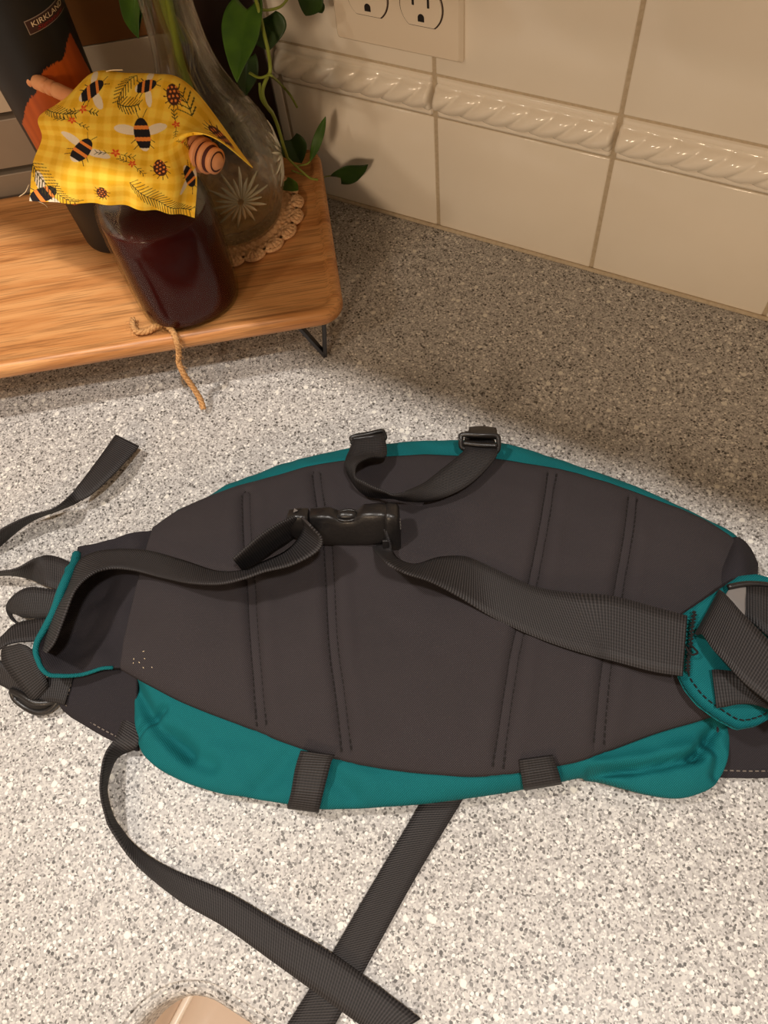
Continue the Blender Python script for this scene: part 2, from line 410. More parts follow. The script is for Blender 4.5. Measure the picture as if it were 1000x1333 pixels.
# ---------------------------------------------------------------- outlet plate
def outlet():
    zc = .169+.0575; xc = -.0292
    t = thing('outlet_plate', 'white double outlet plate on the tiles above the rope moulding', 'outlet', (xc, -.005, .169))
    bm = bmesh.new(); poly = rrect(xc-.056, .169, xc+.056, .169+.115, .002, 3)
    V = [(x, -.0044, z) for x, z in poly]+[(x, -.0072, z) for x, z in poly]+[(xc+(x-xc)*.955, -.0104, zc+(z-zc)*.955) for x, z in poly]
    k = len(poly); F = [tuple(range(2*k, 3*k))]+[(a*k+i, a*k+(i+1) % k, (a+1)*k+(i+1) % k, (a+1)*k+i) for a in (0, 1) for i in range(k)]
    bm.free(); obj('cover_plate', V, F, M['plate'], t, smooth=False)
    for cx in (xc-.0225, xc+.0232):
        for cz in (zc-.0195, zc+.0195):
            def dshape(r, hh):
                P = []
                for i in range(48):
                    a = 2*PI*i/48; x = r*math.cos(a); z = r*math.sin(a); P.append((cx+x, cz+max(-hh, min(hh, z))))
                return P
            def ext(P, y0, y1):
                k = len(P); return [(x, y0, z) for x, z in P]+[(x, y1, z) for x, z in P], [tuple(range(k, 2*k))]+[(i, (i+1) % k, k+(i+1) % k, k+i) for i in range(k)]
            obj('receptacle_gap', *ext(dshape(.0183, .0146), -.0101, -.01055), M['plategap'], t, smooth=False)
            rc = obj('receptacle', *ext(dshape(.0171, .0135), -.0101, -.0118), M['plate'], t, smooth=False)
            for dx, hh in ((-.0063, .0036), (.0063, .0042)):
                obj('slot', *rbox((.0019, .0006, 2*hh), T3(cx+dx, -.0118, cz+.0045), .0002), M['slot'], rc, smooth=False)
            P = [(cx+.0026*math.cos(a), cz-.0072+.0026*math.sin(a)) for a in np.linspace(0, PI, 10)]+[(cx-.0026, cz-.0102), (cx+.0026, cz-.0102)]
            obj('ground_hole', *ext(P, -.0115, -.0122), M['slot'], rc, smooth=False)
    for cx in (xc-.0225, xc+.0232):
        V, F = lathe([(.001, 0), (.003, .0002), (.0026, .001)], 0, 0, 16); mm = axes((cx, -.0103, zc), (1, 0, 0), (0, 0, 1), (0, -1, 0))
        obj('screw', [mm@Vector(v) for v in V], F, M['plate'], t)
outlet()

# ---------------------------------------------------------------- wooden tray on black metal feet (local frame: x along its front edge, y away)
TO = Vector((.003, -.188, 0)); TA = math.atan2(.573, .82); EX = Vector((.82, .573, 0)); EY = Vector((-.573, .82, 0))
def TL(x, y, z): return TO+EX*x+EY*y+Vector((0, 0, z))
tray = thing('wooden_tray', 'long orange-brown wooden tray on black metal feet along the left edge', 'tray', (TO.x, TO.y, 0), TA)
ORG[tray] = Vector()
TLEN = .44; TD = .217
def tray_board():
    rows = []
    prof = [(.004, .0500), (.0012, .0515), (0, .0545), (0, .0600), (.0010, .0630), (.0030, .0645), (.0065, .0648), (.0085, .0640), (.0105, .0625), (.0125, .0620)]
    V = []; m = None
    for o, z in prof:
        L = rrect(-TLEN+o, o, -o, TD-o, .020-o*.6, 8); m = len(L); V += [(x, y, z) for x, y in L]
    F = grid_faces(len(prof), m, wrap=True)
    F.append(tuple(range(m))[::-1]); F.append(tuple(range((len(prof)-1)*m, len(prof)*m)))
    return V, F
o = obj('board', *tray_board(), M['wood'], tray, local=True)
for lx in (-.028, -TLEN+.03):
    for ly in (.013, TD-.013):
        sx = 1 if ly < .1 else -1
        def bar(a, b, w=.007, t=.0035):
            a = Vector(a); b = Vector(b); d = (b-a); L = d.length; d.normalize(); u = Vector((0, 1, 0)) ; n = d.cross(u).normalized()
            return rbox((L, w, t), axes((a+b)/2, d, u, n), .0006)
        V, F = join([bar((lx-.014, ly, .0485), (lx+.004, ly, .0022)), bar((lx+.004, ly, .0022), (lx+.010, ly, .0485)), bar((lx-.017, ly, .0485), (lx+.013, ly, .0485))])
        obj('foot', V, F, M['metal'], tray, smooth=False, local=True)

# ---------------------------------------------------------------- slim panelled stand behind the tray
st = thing('panel_stand', 'slim stand of brown, white and grey boards behind the wooden tray', 'stand', TL(-.27, .222, 0), TA)
ORG[st] = Vector()
def slb(name, x0, x1, z0, z1, m, dep=.016, y0=.222, label=None):
    w = x1-x0; V, F = rbox((w, dep, z1-z0), T3((x0+x1)/2+.27, (y0+dep/2)-.222, (z0+z1)/2), .0008)
    obj(name, V, F, m, st, smooth=False, local=True, label=label)
slb('back_board', -.46, -.106, 0, .33, M['gap'], .006, .234)
slb('panel', -.46, -.108, .001, .0825, M['greyb'], .011)
slb('panel', -.46, -.108, .0885, .1335, M['greyb'], .011)
slb('panel', -.46, -.108, .1395, .1815, M['board'], .011, label='pale grey panel')
slb('panel', -.46, -.108, .1822, .2210, M['brown'], .011, label='brown panel')
slb('panel', -.46, -.108, .2225, .33, M['board'], .011, label='pale grey panel')
slb('end_board', -.105, -.0315, 0, .33, M['darkb'], .014, label='black-brown end board')

# ---------------------------------------------------------------- black flask with orange rock print
TX, TY, TZ, TR0, TR1, TH_ = -.2347, -.1799, .0622, .0300, .0370, .27
fl = thing('insulated_flask', 'tall black insulated flask with orange rock print standing on the tray', 'flask', (TX, TY, TZ))
ROCK = sorted(t for t in [None,(0.3485,0.176),(0.1103,0.1728),(-0.0226,0.169),(-0.1643,0.1662),(-0.3101,0.1671),(-0.4608,0.1668),(-0.613,0.1656),(-0.7438,0.162),(-0.8783,0.156),(-0.968,0.152),(-1.0933,0.1503),(-1.2501,0.1458),(-1.3889,0.1408),(-1.5896,0.1324),(-1.8115,0.1251),None,None] if t)
LAB = [t for t in [(-0.5605,0.1984),(0.462,0.1911),(0.3961,0.1873),(-0.5545,0.1895)] if t]
def flask():
    n = 300; zs = np.r_[np.linspace(0, .006, 5), np.linspace(.008, TH_, 260)]
    ra = np.array([t[0] for t in ROCK]); rz = np.array([t[1] for t in ROCK])
    V = []; col = []
    ck = lin(24, 22, 22); co1 = np.array(lin(196, 92, 30)); co2 = np.array(lin(160, 70, 20))
    for z in zs:
        r = TR0+(TR1-TR0)*z/TH_
        if z < .006: r -= .004*(1-math.sqrt(max(0, 1-(1-z/.006)**2)))
        for s in range(n):
            a = -PI+2*PI*s/n; V.append((TX+r*math.cos(a), TY+r*math.sin(a), TZ+z))
            top = np.interp(a, ra, rz, left=.04, right=.03+.02*math.sin(a*3))
            top += .0015*noise.noise(Vector((a*30, 0, 0)))
            if a < ra[0]: top = .085+.02*math.sin(a*7)
            if a > ra[-1]: top = rz[-1]-.02*(a-ra[-1])*6+.008*math.sin(a*9)
            if .058+.004*math.sin(a*5) < z < top:
                q = .5+.5*noise.noise(Vector((a*9, z*26, 2))); q = min(1, max(0, q)); col.append(tuple(co1*q+co2*(1-q)))
            else: col.append(ck)
    F = grid_faces(len(zs), n, wrap=True); F.append(tuple(range(n))[::-1]); F.append(tuple(range((len(zs)-1)*n, len(zs)*n)))
    obj('body', V, F, M['flask'], fl, col=col)
    V, F = lathe([(.036, TZ+TH_), (.0365, TZ+TH_+.004), (.0365, TZ+TH_+.03), (.034, TZ+TH_+.034), (.01, TZ+TH_+.035)], TX, TY, 48); obj('lid', V, F, M['plastic'], fl)
flask()
def on_flask(a, z, lift=.0005):
    r = TR0+(TR1-TR0)*z/TH_+lift; return Vector((TX+r*math.cos(a), TY+r*math.sin(a), TZ+z))
def flask_label():
    a0 = (LAB[0][0]+LAB[3][0])/2; a1 = LAB[1][0]; zt = LAB[0][1]; zb = LAB[3][1]
    w = abs(a1-a0)*.0365*1.04; h = zt-zb; sg = 1 if a1 > a0 else -1
    bl = (a0, zb)
    def put(x, y, lift): return on_flask(bl[0]+sg*x/.0362, bl[1]+y, lift)
    def patch(x0, y0, x1, y1, lift, m, name, par):
        P = [put(x0+(x1-x0)*i/20, y, lift) for y in (y0, y1) for i in range(21)]
        return obj(name, P, grid_faces(2, 21), m, par, label=None)
    badge = patch(0, 0, w, h, .0004, M['silver'], 'badge', fl)
    patch(.0005, .0005, w-.0005, h-.0005, .0006, M['maroon'], 'badge_face', badge)
    def text(s, x, y, size, sx, shear, m, name, off):
        cu = bpy.data.curves.new('t', 'FONT'); cu.body = s; cu.size = size; cu.shear = shear; cu.offset = off
        ob = bpy.data.objects.new('t', cu); C.objects.link(ob); bpy.context.view_layer.update()
        me = ob.evaluated_get(bpy.context.evaluated_depsgraph_get()).to_mesh()
        bm = bmesh.new(); bm.from_mesh(me); ob.evaluated_get(bpy.context.evaluated_depsgraph_get()).to_mesh_clear()
        bmesh.ops.triangulate(bm, faces=bm.faces[:]); bmesh.ops.subdivide_edges(bm, edges=[e for e in bm.edges if e.calc_length() > size*.25], cuts=2)
        xs = [v.co.x for v in bm.verts]; mx = max(xs); bm.verts.index_update()
        V = [put(x+v.co.x*sx/mx, y+v.co.y, .0009) for v in bm.verts]; F = [[v.index for v in f.verts] for f in bm.faces]
        bm.free(); bpy.data.objects.remove(ob); obj(name, V, F, m, badge)
    text('KIRKLAND', w*.09, h*.46, h*.52, w*.82, 0, M['cream'], 'lettering', .0)
    text('Signature', w*.16, h*.15, h*.36, w*.68, .35, M['red'], 'script_lettering', .0)
flask_label()

# ---------------------------------------------------------------- crocheted doily and crystal vase
DX, DY = TL(-.086, .137, 0)[:2]; DZ = .0622
dl = thing('crochet_doily', 'round beige crocheted doily with shell edging under the glass vase', 'doily', (DX, DY, DZ))
def doily():
    nr, ns = 34, 220; V = []
    for j in range(nr):
        r = .0575*j/(nr-1)
        for s in range(ns):
            a = 2*PI*s/ns; ring = int(r/.0085); k = 10+8*ring
            h = .0030+.0012*math.sin(r/.0085*2*PI)+.0009*math.sin(a*k)*math.sin(r/.00425*PI)
            if j == nr-1: h = .0012
            V.append((DX+r*math.cos(a), DY+r*math.sin(a), DZ+h))
    F = grid_faces(nr, ns, wrap=True, flip=True)
    V += [(DX+.0565*math.cos(2*PI*s/ns), DY+.0565*math.sin(2*PI*s/ns), DZ+.0002) for s in range(ns)]
    b = (nr-1)*ns; F += [(b+(s+1) % ns, b+s, nr*ns+s, nr*ns+(s+1) % ns) for s in range(ns)]
    F.append(tuple(range(nr*ns, nr*ns+ns))[::-1])
    obj('centre', [Vector(v) for v in V], F, M['doily'], dl)
    parts = []
    for t in range(5):                                    # one shell: five fat stitches fanned out
        a = (t-2)*.44; d = Vector((math.cos(a), math.sin(a), 0))
        P = [Vector((-.004, 0, .003))+d*q+Vector((0, 0, .0016*math.sin(q/.0105*PI))) for q in np.linspace(.001, .0105, 6)]
        parts.append(tube(P, [.0012, .0019, .0024, .0024, .0016], 7))
    a = np.linspace(-1.3, 1.3, 12); parts.append(tube([(-.004+.0105*math.cos(q), .0105*math.sin(q), .0034) for q in a], .0018, 6))
    V, F = join(parts); first = None; ns = 19
    for k in range(ns):
        a = 2*PI*k/ns
        if first is None: first = obj('shell_stitch', V, F, M['doily'], dl, local=True); o = first
        else: o = dup(first, dl)
        o.location = (.0575*math.cos(a), .0575*math.sin(a), -.0006); o.rotation_euler = (0, 0, a)
doily()
VZ = DZ+.0045
vs = thing('crystal_vase', 'clear cut glass vase with star pattern and narrow neck on the doily', 'vase', (DX, DY, VZ))
OUT = [(.030, .0005), (.040, .0), (.0455, .004), (.0500, .018), (.0545, .036), (.0555, .052), (.0525, .070), (.0450, .088), (.0355, .105), (.0275, .122), (.0222, .140), (.0195, .160), (.0185, .185), (.0185, .22), (.0200, .25), (.0245, .28)]
def vase():
    P = resample(curve(OUT, 120), 150); segs = 320
    fa = math.atan2(-.55-DY, .27-DX)       # one star faces the room, others follow round
    def rf(r, a, z, j):
        z = z-VZ
        if .006 < z < .092:
            sec = 2*PI/5; u = ((a-fa-.17+sec/2) % sec)-sec/2; x = u*.055; y = z-.050
            d = math.hypot(x, y); q = math.atan2(y, x)
            win = max(0, 1-(d/.031)**4)
            star = .0010*abs(math.sin(q*10))**.6*win*min(1, d/.004)
            diam = 0
            if win <= 0 or z > .06:
                k = .0010*max(abs(math.sin((a*14)+z*190)), abs(math.sin((a*14)-z*190))); diam = k*min(1, max(0, (.092-z)/.015))
            return r-star-diam
        return r
    inner = [(max(.004, r-.0042), z+.0045*max(0, 1-z/.03)) for r, z in [(p[0], p[1]) for p in P if p[1] > .002]]
    Vo, Fo = lathe([(r, VZ+z) for r, z in P], DX, DY, segs, rf)
    Fo = Fo[:-1]
    Pi = resample([(.002, .0075)]+[(r, min(z, .279)) for r, z in inner[4:]], 70)
    Vi, Fi = lathe([(r, VZ+z) for r, z in Pi], DX, DY, segs)
    Fi = [f[::-1] for f in Fi[:-1]]
    V, F = join([(Vo, Fo), (Vi, Fi)])
    a0 = (len(P)-1)*segs; b0 = len(Vo)+(len(Pi)-1)*segs
    F += [(a0+s, a0+(s+1) % segs, b0+(s+1) % segs, b0+s) for s in range(segs)]
    obj('glass_body', V, F, M['glass'], vs)
vase()

def star_cut(fa, zc, rad, n=20):
    # wheel-cut star: slim pointed facets raying from one centre, lying just proud of the glass
    zs = [z for _, z in OUT]; rs = [r for r, _ in OUT]
    def at(x, y, lift):
        z = zc+y; r = np.interp(z, zs, rs)+lift-.0004; a = fa+x/.0535; return Vector((DX+r*math.cos(a), DY+r*math.sin(a), VZ+z))
    parts = []
    for k in range(n):
        a = 2*PI*k/n; R_ = rad*(1.0 if k % 2 == 0 else .72); dx, dy = math.cos(a), math.sin(a); V = []
        for i in range(9):
            t = .12+.88*i/8; w = .0013*math.sin(PI*(i/8)*.92+.12)+.00015
            for sd, lf in ((-1, -.0004), (0, .0007), (1, -.0004)): V.append(at(dx*R_*t-dy*w*sd, dy*R_*t+dx*w*sd, lf))
        parts.append((V, grid_faces(9, 3)))
    obj('star_cut', *join(parts), M['frost'], vs, label='radiating star cut in the glass')
FA = math.atan2(-.55-DY, .27-DX)
for k in range(5): star_cut(FA+.17+k*2*PI/5, .050, .027)
# ---------------------------------------------------------------- trailing vine in the vase
vn = thing('trailing_vine', 'green heart-leaved vine trailing out of the crystal vase', 'plant', (DX, DY, VZ+.12))
def leaf(base, tip, side, width, m, curl=.15, fold=.25, lobes=True, name='leaf'):
    b = Vector(base); t = Vector(tip); ax = t-b; L = ax.length; ax.normalize(); sd = Vector(side); sd = (sd-ax*sd.dot(ax)).normalized(); n = ax.cross(sd)
    nu, nv = 17, 26; Gd = np.zeros((nv, nu, 3))
    for j in range(nv):
        v = j/(nv-1)
        if lobes: w = (math.sin(PI*min(1, (v*.93+.07))**.62))**.85 if v < 1 else 0
        else: w = math.sin(PI*v)**.8
        w = max(w, .015)
        for i in range(nu):
            u = -1+2*i/(nu-1); x = u*w*width/2
            back = -.16*L*(abs(u)**1.3)*max(0, 1-v*3.2) if lobes else 0
            p = b+ax*(v*L+back)+sd*x+n*(fold*abs(x)-curl*L*v*v+.02*L*math.sin(9*v)*abs(u))
            Gd[j, i] = p
    V, F, _ = slab(Gd, .0005); return obj(name, V, F, m, vn)
def stem(pts, r=.0012, m='stem', name='stem'):
    V, F = tube(pts, r, 7, n=10*len(pts)); return obj(name, V, F, M[m], vn)
leaf(*[(-0.1016,-0.094,0.232),(-0.0889,-0.1416,0.215)], (1, .35, .1), .030, M['leaf'])
leaf(*[(-0.0961,-0.0851,0.222),(-0.0903,-0.0942,0.205)], (1, .5, .1), .034, M['leafdark'], .05)
leaf(*[(-0.118,-0.0871,0.19),(-0.117,-0.1024,0.17)], (1, .4, .2), .022, M['leafdark'])
leaf(*[(-0.0868,-0.03,0.215),(-0.0957,-0.035,0.1972)], (1, .2, .1), .022, M['leafdark'])
leaf(*[(-0.0861,-0.03,0.2119),(-0.0831,-0.03,0.1985)], (1, .1, .3), .012, M['leafdark'], lobes=False)
leaf(*[(-0.0915,-0.026,0.0473),(-0.0617,-0.022,0.0657)], (.2, -.3, 1), .0235, M['leafdark'], .02, .1)
leaf(*[(-0.0991,-0.0579,0.085),(-0.0942,-0.03,0.1111)], (1, .3, -.4), .0085, M['leaf'], .03, lobes=False)
leaf(*[(-0.118,-0.0555,0.1),(-0.1091,-0.059,0.08)], (1, .5, .1), .026, M['leafdark'])
leaf(*[(-0.201,-0.0973,0.245),(-0.1777,-0.1359,0.225)], (1, .3, .4), .019, M['leaf'], lobes=False)
leaf(*[(-0.1837,-0.1027,0.245),(-0.1785,-0.13,0.225)], (1, .3, .1), .009, M['leaf'], lobes=False)
leaf(*[(-0.1069,-0.0883,0.085),(-0.0994,-0.0841,0.072)], (1, .4, .2), .016, M['leaf'])
stem([(-0.0987,-0.0867,0.24),(-0.0898,-0.0961,0.235),(-0.0844,-0.103,0.225),(-0.0772,-0.1117,0.215),(-0.0731,-0.1193,0.208),(-0.0799,-0.1157,0.2),(-0.085,-0.1182,0.19),(-0.0848,-0.1184,0.18),(-0.0883,-0.1086,0.165),(-0.0903,-0.1031,0.15),(-0.0954,-0.0953,0.13),(-0.1083,-0.0774,0.1)], .0014)
stem([(-0.0903,-0.0963,0.235),(-0.0884,-0.0869,0.23),(-0.0847,-0.0766,0.228),(-0.0854,-0.0623,0.228)], .001)
stem([(-0.0739,-0.1192,0.205),(-0.0849,-0.1184,0.2),(-0.095,-0.116,0.2)], .0010)
stem([(-0.0728,-0.1198,0.205),(-0.1353,-0.03,0.1318),(-0.1292,-0.028,0.1221),(-0.1258,-0.026,0.1102)], .001)
stem([(-0.0922,-0.1108,0.19),(-0.0916,-0.1139,0.18),(-0.091,-0.1075,0.165)], .001)
stem([(-0.1083,-0.0774,0.1),(-0.1053,-0.0729,0.09),(-0.1025,-0.0676,0.08),(-0.0974,-0.0649,0.073),(-0.0921,-0.061,0.07)], .001)
stem([(-0.0991,-0.0579,0.085),(-0.1017,-0.0619,0.084),(-0.1091,-0.0683,0.085)], .0008)
stem([(-0.1111,-0.0714,0.082),(-0.1082,-0.065,0.075),(-0.1043,-0.0616,0.072)], .0008)
stem([(-0.0915,-0.026,0.0473),(-0.0984,-0.027,0.0478),(-0.1053,-0.03,0.0473),(-0.1123,-0.036,0.0463)], .0006)
nk = lambda a, r, z: (DX+r*math.cos(a), DY+r*math.sin(a), VZ+z)
stem([nk(1, .004, .30), nk(2, .008, .25), nk(2.2, .009, .21), nk(2.4, .006, .17), nk(2, .004, .15)], .0045, 'stem')
stem([nk(5, .004, .30), nk(5.4, .008, .24), nk(5.8, .007, .19), nk(5, .005, .145), nk(5.2, .008, .12)], .003, 'stem')
for k in range(7):
    a = k*.9; stem([nk(a, .006, .17-.006*k), nk(a+.5, .009, .15-.006*k), nk(a+1.2, .006, .13-.006*k), nk(a+1.6, .012, .105-.006*k)], .0007, 'root', 'root')
leaf(nk(2.4, .007, .29), nk(2.6, .007, .185), (1, -.6, 0), .016, M['leaf'], 0, .4, False)

# ---------------------------------------------------------------- honey jar
JX, JY, JZ = -.1269, -.2221, .0622
ja = math.atan2(-.55-JY, .27-JX)
jar = thing('honey_jar', 'rounded glass jar of dark red honey under the yellow cloth', 'jar', (JX, JY, JZ))
JP = [(.028, .0), (.036, .0010), (.0400, .0045), (.0420, .012), (.0428, .030), (.0432, .060), (.0430, .085), (.0420, .097), (.0395, .106), (.0365, .113), (.0345, .120), (.0338, .128), (.0335, .141)]
def jr(shrink):
    def rf(r, a, z, j):
        b = a-ja; n = 2.9; c = abs(math.cos(b)); s = abs(math.sin(b)); k = (c**n+s**n)**(-1/n)
        zz = z-JZ; f = min(1, max(0, (.112-zz)/.03))*min(1, max(0, zz/.006)*.6+.4); k = 1+(k-1)*f*.62
        rr = r*k
        for sd in (1, -1):                              # moulded grip ribs down both flanks
            u = abs(((b-sd*1.62+PI) % (2*PI))-PI)
            if u < .40 and .016 < zz < .092: rr -= .0013*(.5+.5*math.cos(2*PI*zz/.0105))*math.cos(u/.40*PI/2)
        return rr-shrink
    return rf
def honey_jar():
    P = resample(curve(JP, 60), 90); segs = 160
    Vo, Fo = lathe([(r, JZ+z) for r, z in P], JX, JY, segs, jr(0)); Fo = Fo[:-1]
    lift = lambda z, q, h: z+q*max(0, 1-z/h)
    Pi = [(r, lift(z, .002, .02)) for r, z in P]
    Vi, Fi = lathe([(r, JZ+z) for r, z in Pi], JX, JY, segs, jr(.0022)); Fi = [f[::-1] for f in Fi[:-1]]
    V, F = join([(Vo, Fo), (Vi, Fi)]); a0 = (len(P)-1)*segs; b0 = len(Vo)+(len(Pi)-1)*segs
    F += [(a0+s, a0+(s+1) % segs, b0+(s+1) % segs, b0+s) for s in range(segs)]
    obj('glass_body', V, F, M['jarglass'], jar)
    hp = [(r, lift(z, .0022, .02)) for r, z in P if z < .0965]
    V, F = lathe([(r, JZ+z) for r, z in hp], JX, JY, segs, jr(.0019)); obj('honey', V, F, M['honey'], jar, label='dark red honey filling the jar')
    V, F = lathe([(.0352, JZ+.137), (.0362, JZ+.1372), (.0365, JZ+.139), (.0365, JZ+.1495), (.0355, JZ+.151), (.02, JZ+.1512)], JX, JY, 64,
                 lambda r, a, z, j: r+(.0004*math.cos(a*60) if 1 < j < 4 else 0)); obj('lid', V, F, M['metal'], jar)
honey_jar()

# ---------------------------------------------------------------- honey dipper lying over the lid
dp = thing('honey_dipper', 'pale wooden honey dipper lying under the cloth over the jar lid', 'dipper', (-0.1363,-0.2085,0.215))
D0 = Vector((-0.2365,-0.2024,0.2235)); D1 = Vector((-0.0499,-0.2208,0.2105))
def dipper():
    d = (D1-D0); L = d.length; d.normalize(); u = Vector((0, 0, 1)); s = d.cross(u).normalized(); n = s.cross(d)
    def rev(prof, segs=24):
        V = []
        for x, r in prof:
            for k in range(segs):
                a = 2*PI*k/segs; V.append(D0+d*x+(s*math.cos(a)+n*math.sin(a))*r)
        F = grid_faces(len(prof), segs, wrap=True, flip=True); F.append(tuple(range(segs))); F.append(tuple(range((len(prof)-1)*segs, len(prof)*segs))[::-1]); return V, F
    r = .0052; pr = [(0, .002), (.001, .0042), (.003, r), (.012, r)]
    for x in (.0165, .0225, .0345, .0410):
        pr += [(x-.0020, r), (x-.0014, r*.96), (x-.0006, r*.70), (x+.0006, r*.70), (x+.0014, r*.96), (x+.0020, r)]
    pr += [(.068, r*.95), (.09, r*.85), (L-.036, r*.85), (L-.034, .0075)]
    obj('handle', *rev(pr), M['dipper'], dp)
    pr = [(L-.034, .004)]
    for k in range(6):
        x = L-.034+k*.0056; rr = .0115*math.sin(PI*(.24+.62*(k+.5)/6))**.6
        pr += [(x+.0002, rr*.66), (x+.0004, rr*.97), (x+.001, rr), (x+.0033, rr), (x+.0038, rr*.97), (x+.0040, rr*.66)]
    pr += [(L, .004), (L+.0005, .001)]
    obj('grooved_head', *rev(pr, 32), M['dipper'], dp)
    obj('head_core', *rev([(L-.033, .0084), (L-.026, .0092), (L-.008, .0088), (L-.002, .0066)], 24), M['dipgroove'], dp, label='dark red-brown core between the grooves')  # darker core shows between the ridges of the head
dipper()

# ---------------------------------------------------------------- printed cloth over the jar
CL = [[(-0.2048,-0.1866,0.2),(-0.1919,-0.1709,0.205),(-0.1749,-0.163,0.205),(-0.1475,-0.1573,0.205),(-0.1129,-0.1579,0.2),(-0.0654,-0.1759,0.175)],[(-0.188,-0.2051,0.215),(-0.1677,-0.1947,0.229),(-0.147,-0.1882,0.231),(-0.1225,-0.1816,0.231),(-0.0945,-0.1812,0.227),(-0.0427,-0.1993,0.195)],[(-0.2085,-0.2187,0.205),(-0.1562,-0.2311,0.226),(-0.1278,-0.2273,0.23),(-0.1038,-0.2211,0.2305),(-0.0811,-0.2164,0.2295),(-0.0478,-0.2207,0.228)],[(-0.2002,-0.2306,0.198),(-0.1475,-0.247,0.219),(-0.1135,-0.2501,0.224),(-0.0878,-0.246,0.226),(-0.0733,-0.2382,0.226),(-0.0688,-0.2229,0.2265)],[(-0.2126,-0.2407,0.18),(-0.1491,-0.2608,0.205),(-0.1071,-0.2673,0.217),(-0.0813,-0.2634,0.219),(-0.0654,-0.2505,0.214),(-0.0634,-0.231,0.205)],[(-0.2142,-0.2567,0.16),(-0.1573,-0.2654,0.182),(-0.1162,-0.2695,0.196),(-0.0897,-0.2651,0.198),(-0.0742,-0.2569,0.192),(-0.0642,-0.245,0.182)]]
def cloth():
    n = 400; Gd = spl(CL, n, n)
    U, Vv = np.meshgrid(np.linspace(0, 1, n), np.linspace(0, 1, n))
    # small folds and a curl of the hem
    rip = .0012*np.sin(U*31+2*np.sin(Vv*5))*np.clip(Vv*1.6-.5, 0, 1)**1.5+.0008*np.sin(U*13+Vv*9)
    Gd += gnormals(Gd)*rip[:, :, None]
    Wd, Hd = 200., 210.                                   # millimetres across
    X = U*Wd; Y = Vv*Hd
    col = np.zeros((n, n, 3)); y0 = np.array(lin(250, 200, 50)[:3]); y1 = np.array(lin(240, 170, 22)[:3]); y2 = np.array(lin(254, 222, 110)[:3])
    gx = (np.sin(X*2*PI/11) > 0).astype(float); gy = (np.sin(Y*2*PI/11) > 0).astype(float)
    soft = lambda a: .5+.5*np.tanh(3*np.sin(a))
    gx = soft(X*2*PI/17); gy = soft(Y*2*PI/17)
    q = (gx+gy)/2
    col[:] = y2*(1-q[:, :, None])+y1*q[:, :, None]
    col = .36*col+.64*(y0*(1-.25*(q[:, :, None]-.5)))
    blk = np.array(lin(34, 30, 34)[:3]); org = np.array(lin(238, 140, 62)[:3]); wht = np.array(lin(238, 222, 196)[:3]); red = np.array(lin(224, 84, 34)[:3]); brn = np.array(lin(78, 44, 32)[:3]); grn = np.array(lin(64, 62, 34)[:3])
    def seg(a, b, w, c):
        a = np.array(a, float); b = np.array(b, float); d = b-a; L2 = max(d@d, 1e-6)
        t = np.clip(((X-a[0])*d[0]+(Y-a[1])*d[1])/L2, 0, 1); m = np.hypot(X-a[0]-t*d[0], Y-a[1]-t*d[1]) < w/2; col[m] = c
    def ell(cx, cy, rx, ry, ang, c, band=None):
        x = (X-cx)*math.cos(ang)+(Y-cy)*math.sin(ang); y = -(X-cx)*math.sin(ang)+(Y-cy)*math.cos(ang)
        m = (x/rx)**2+(y/ry)**2 < 1
        if band: m &= (y/ry > band[0]) & (y/ry < band[1])
        col[m] = c
    def bee(p, ang, s=1.0):
        cx, cy = p; R = lambda x, y: (cx+(x*math.cos(ang)-y*math.sin(ang))*s, cy+(x*math.sin(ang)+y*math.cos(ang))*s)
        for sd in (1, -1):
            w = R(sd*9.5, -3.5); ell(*w, 7.5*s, 2.9*s, ang-sd*.28, wht)
            seg(R(sd*4, 2), R(sd*8, 5), .8, blk); seg(R(sd*3, 5), R(sd*7, 9), .8, blk); seg(R(sd*1.2, -10), R(sd*3.4, -14.5), .7, blk)
        ell(*R(0, 0), 5.2*s, 10*s, ang, blk)
        ell(*R(0, 0), 5.3*s, 10*s, ang, org, (-.56, -.34)); ell(*R(0, 0), 5.3*s, 10*s, ang, org, (.12, .36)); ell(*R(0, 0), 5.3*s, 10*s, ang, wht, (.8, 1))
    def sprig(p, q, ln=5.5, c=grn, step=2.4):
        p = np.array(p); q = np.array(q); d = q-p; L = np.hypot(*d); d = d/L; n_ = np.array([-d[1], d[0]]); bend = n_*L*.12
        f = lambda t: p+(q-p)*t+bend*4*t*(1-t)
        for k in range(12): seg(f(k/12), f((k+1)/12), .9, c)
        k = 0.0
        while k < L:
            a = f(k/L); s_ = .55+.45*math.sin(PI*min(1, k/L+.15))
            for sd in (1, -1): seg(a, a+(d*.75+n_*sd*.85)*ln*s_, .9, c)
            k += step
    def cone(p, ang, s=1.0):
        R = lambda x, y: (p[0]+(x*math.cos(ang)-y*math.sin(ang))*s, p[1]+(x*math.sin(ang)+y*math.cos(ang))*s)
        ell(*R(0, 0), 5*s, 7*s, ang, brn)
        for j in range(4):
            for i in range(3): ell(*R(-3+3*i+(j % 2)*1.3, -4.6+j*2.9), .9*s, .8*s, ang, org)
        for k in range(9):
            a = -PI*.1+PI*1.2*k/8; seg(R(4*math.cos(a), 6*math.sin(a)), R(7.5*math.cos(a+.2), 10*math.sin(a+.2)), .9, brn)
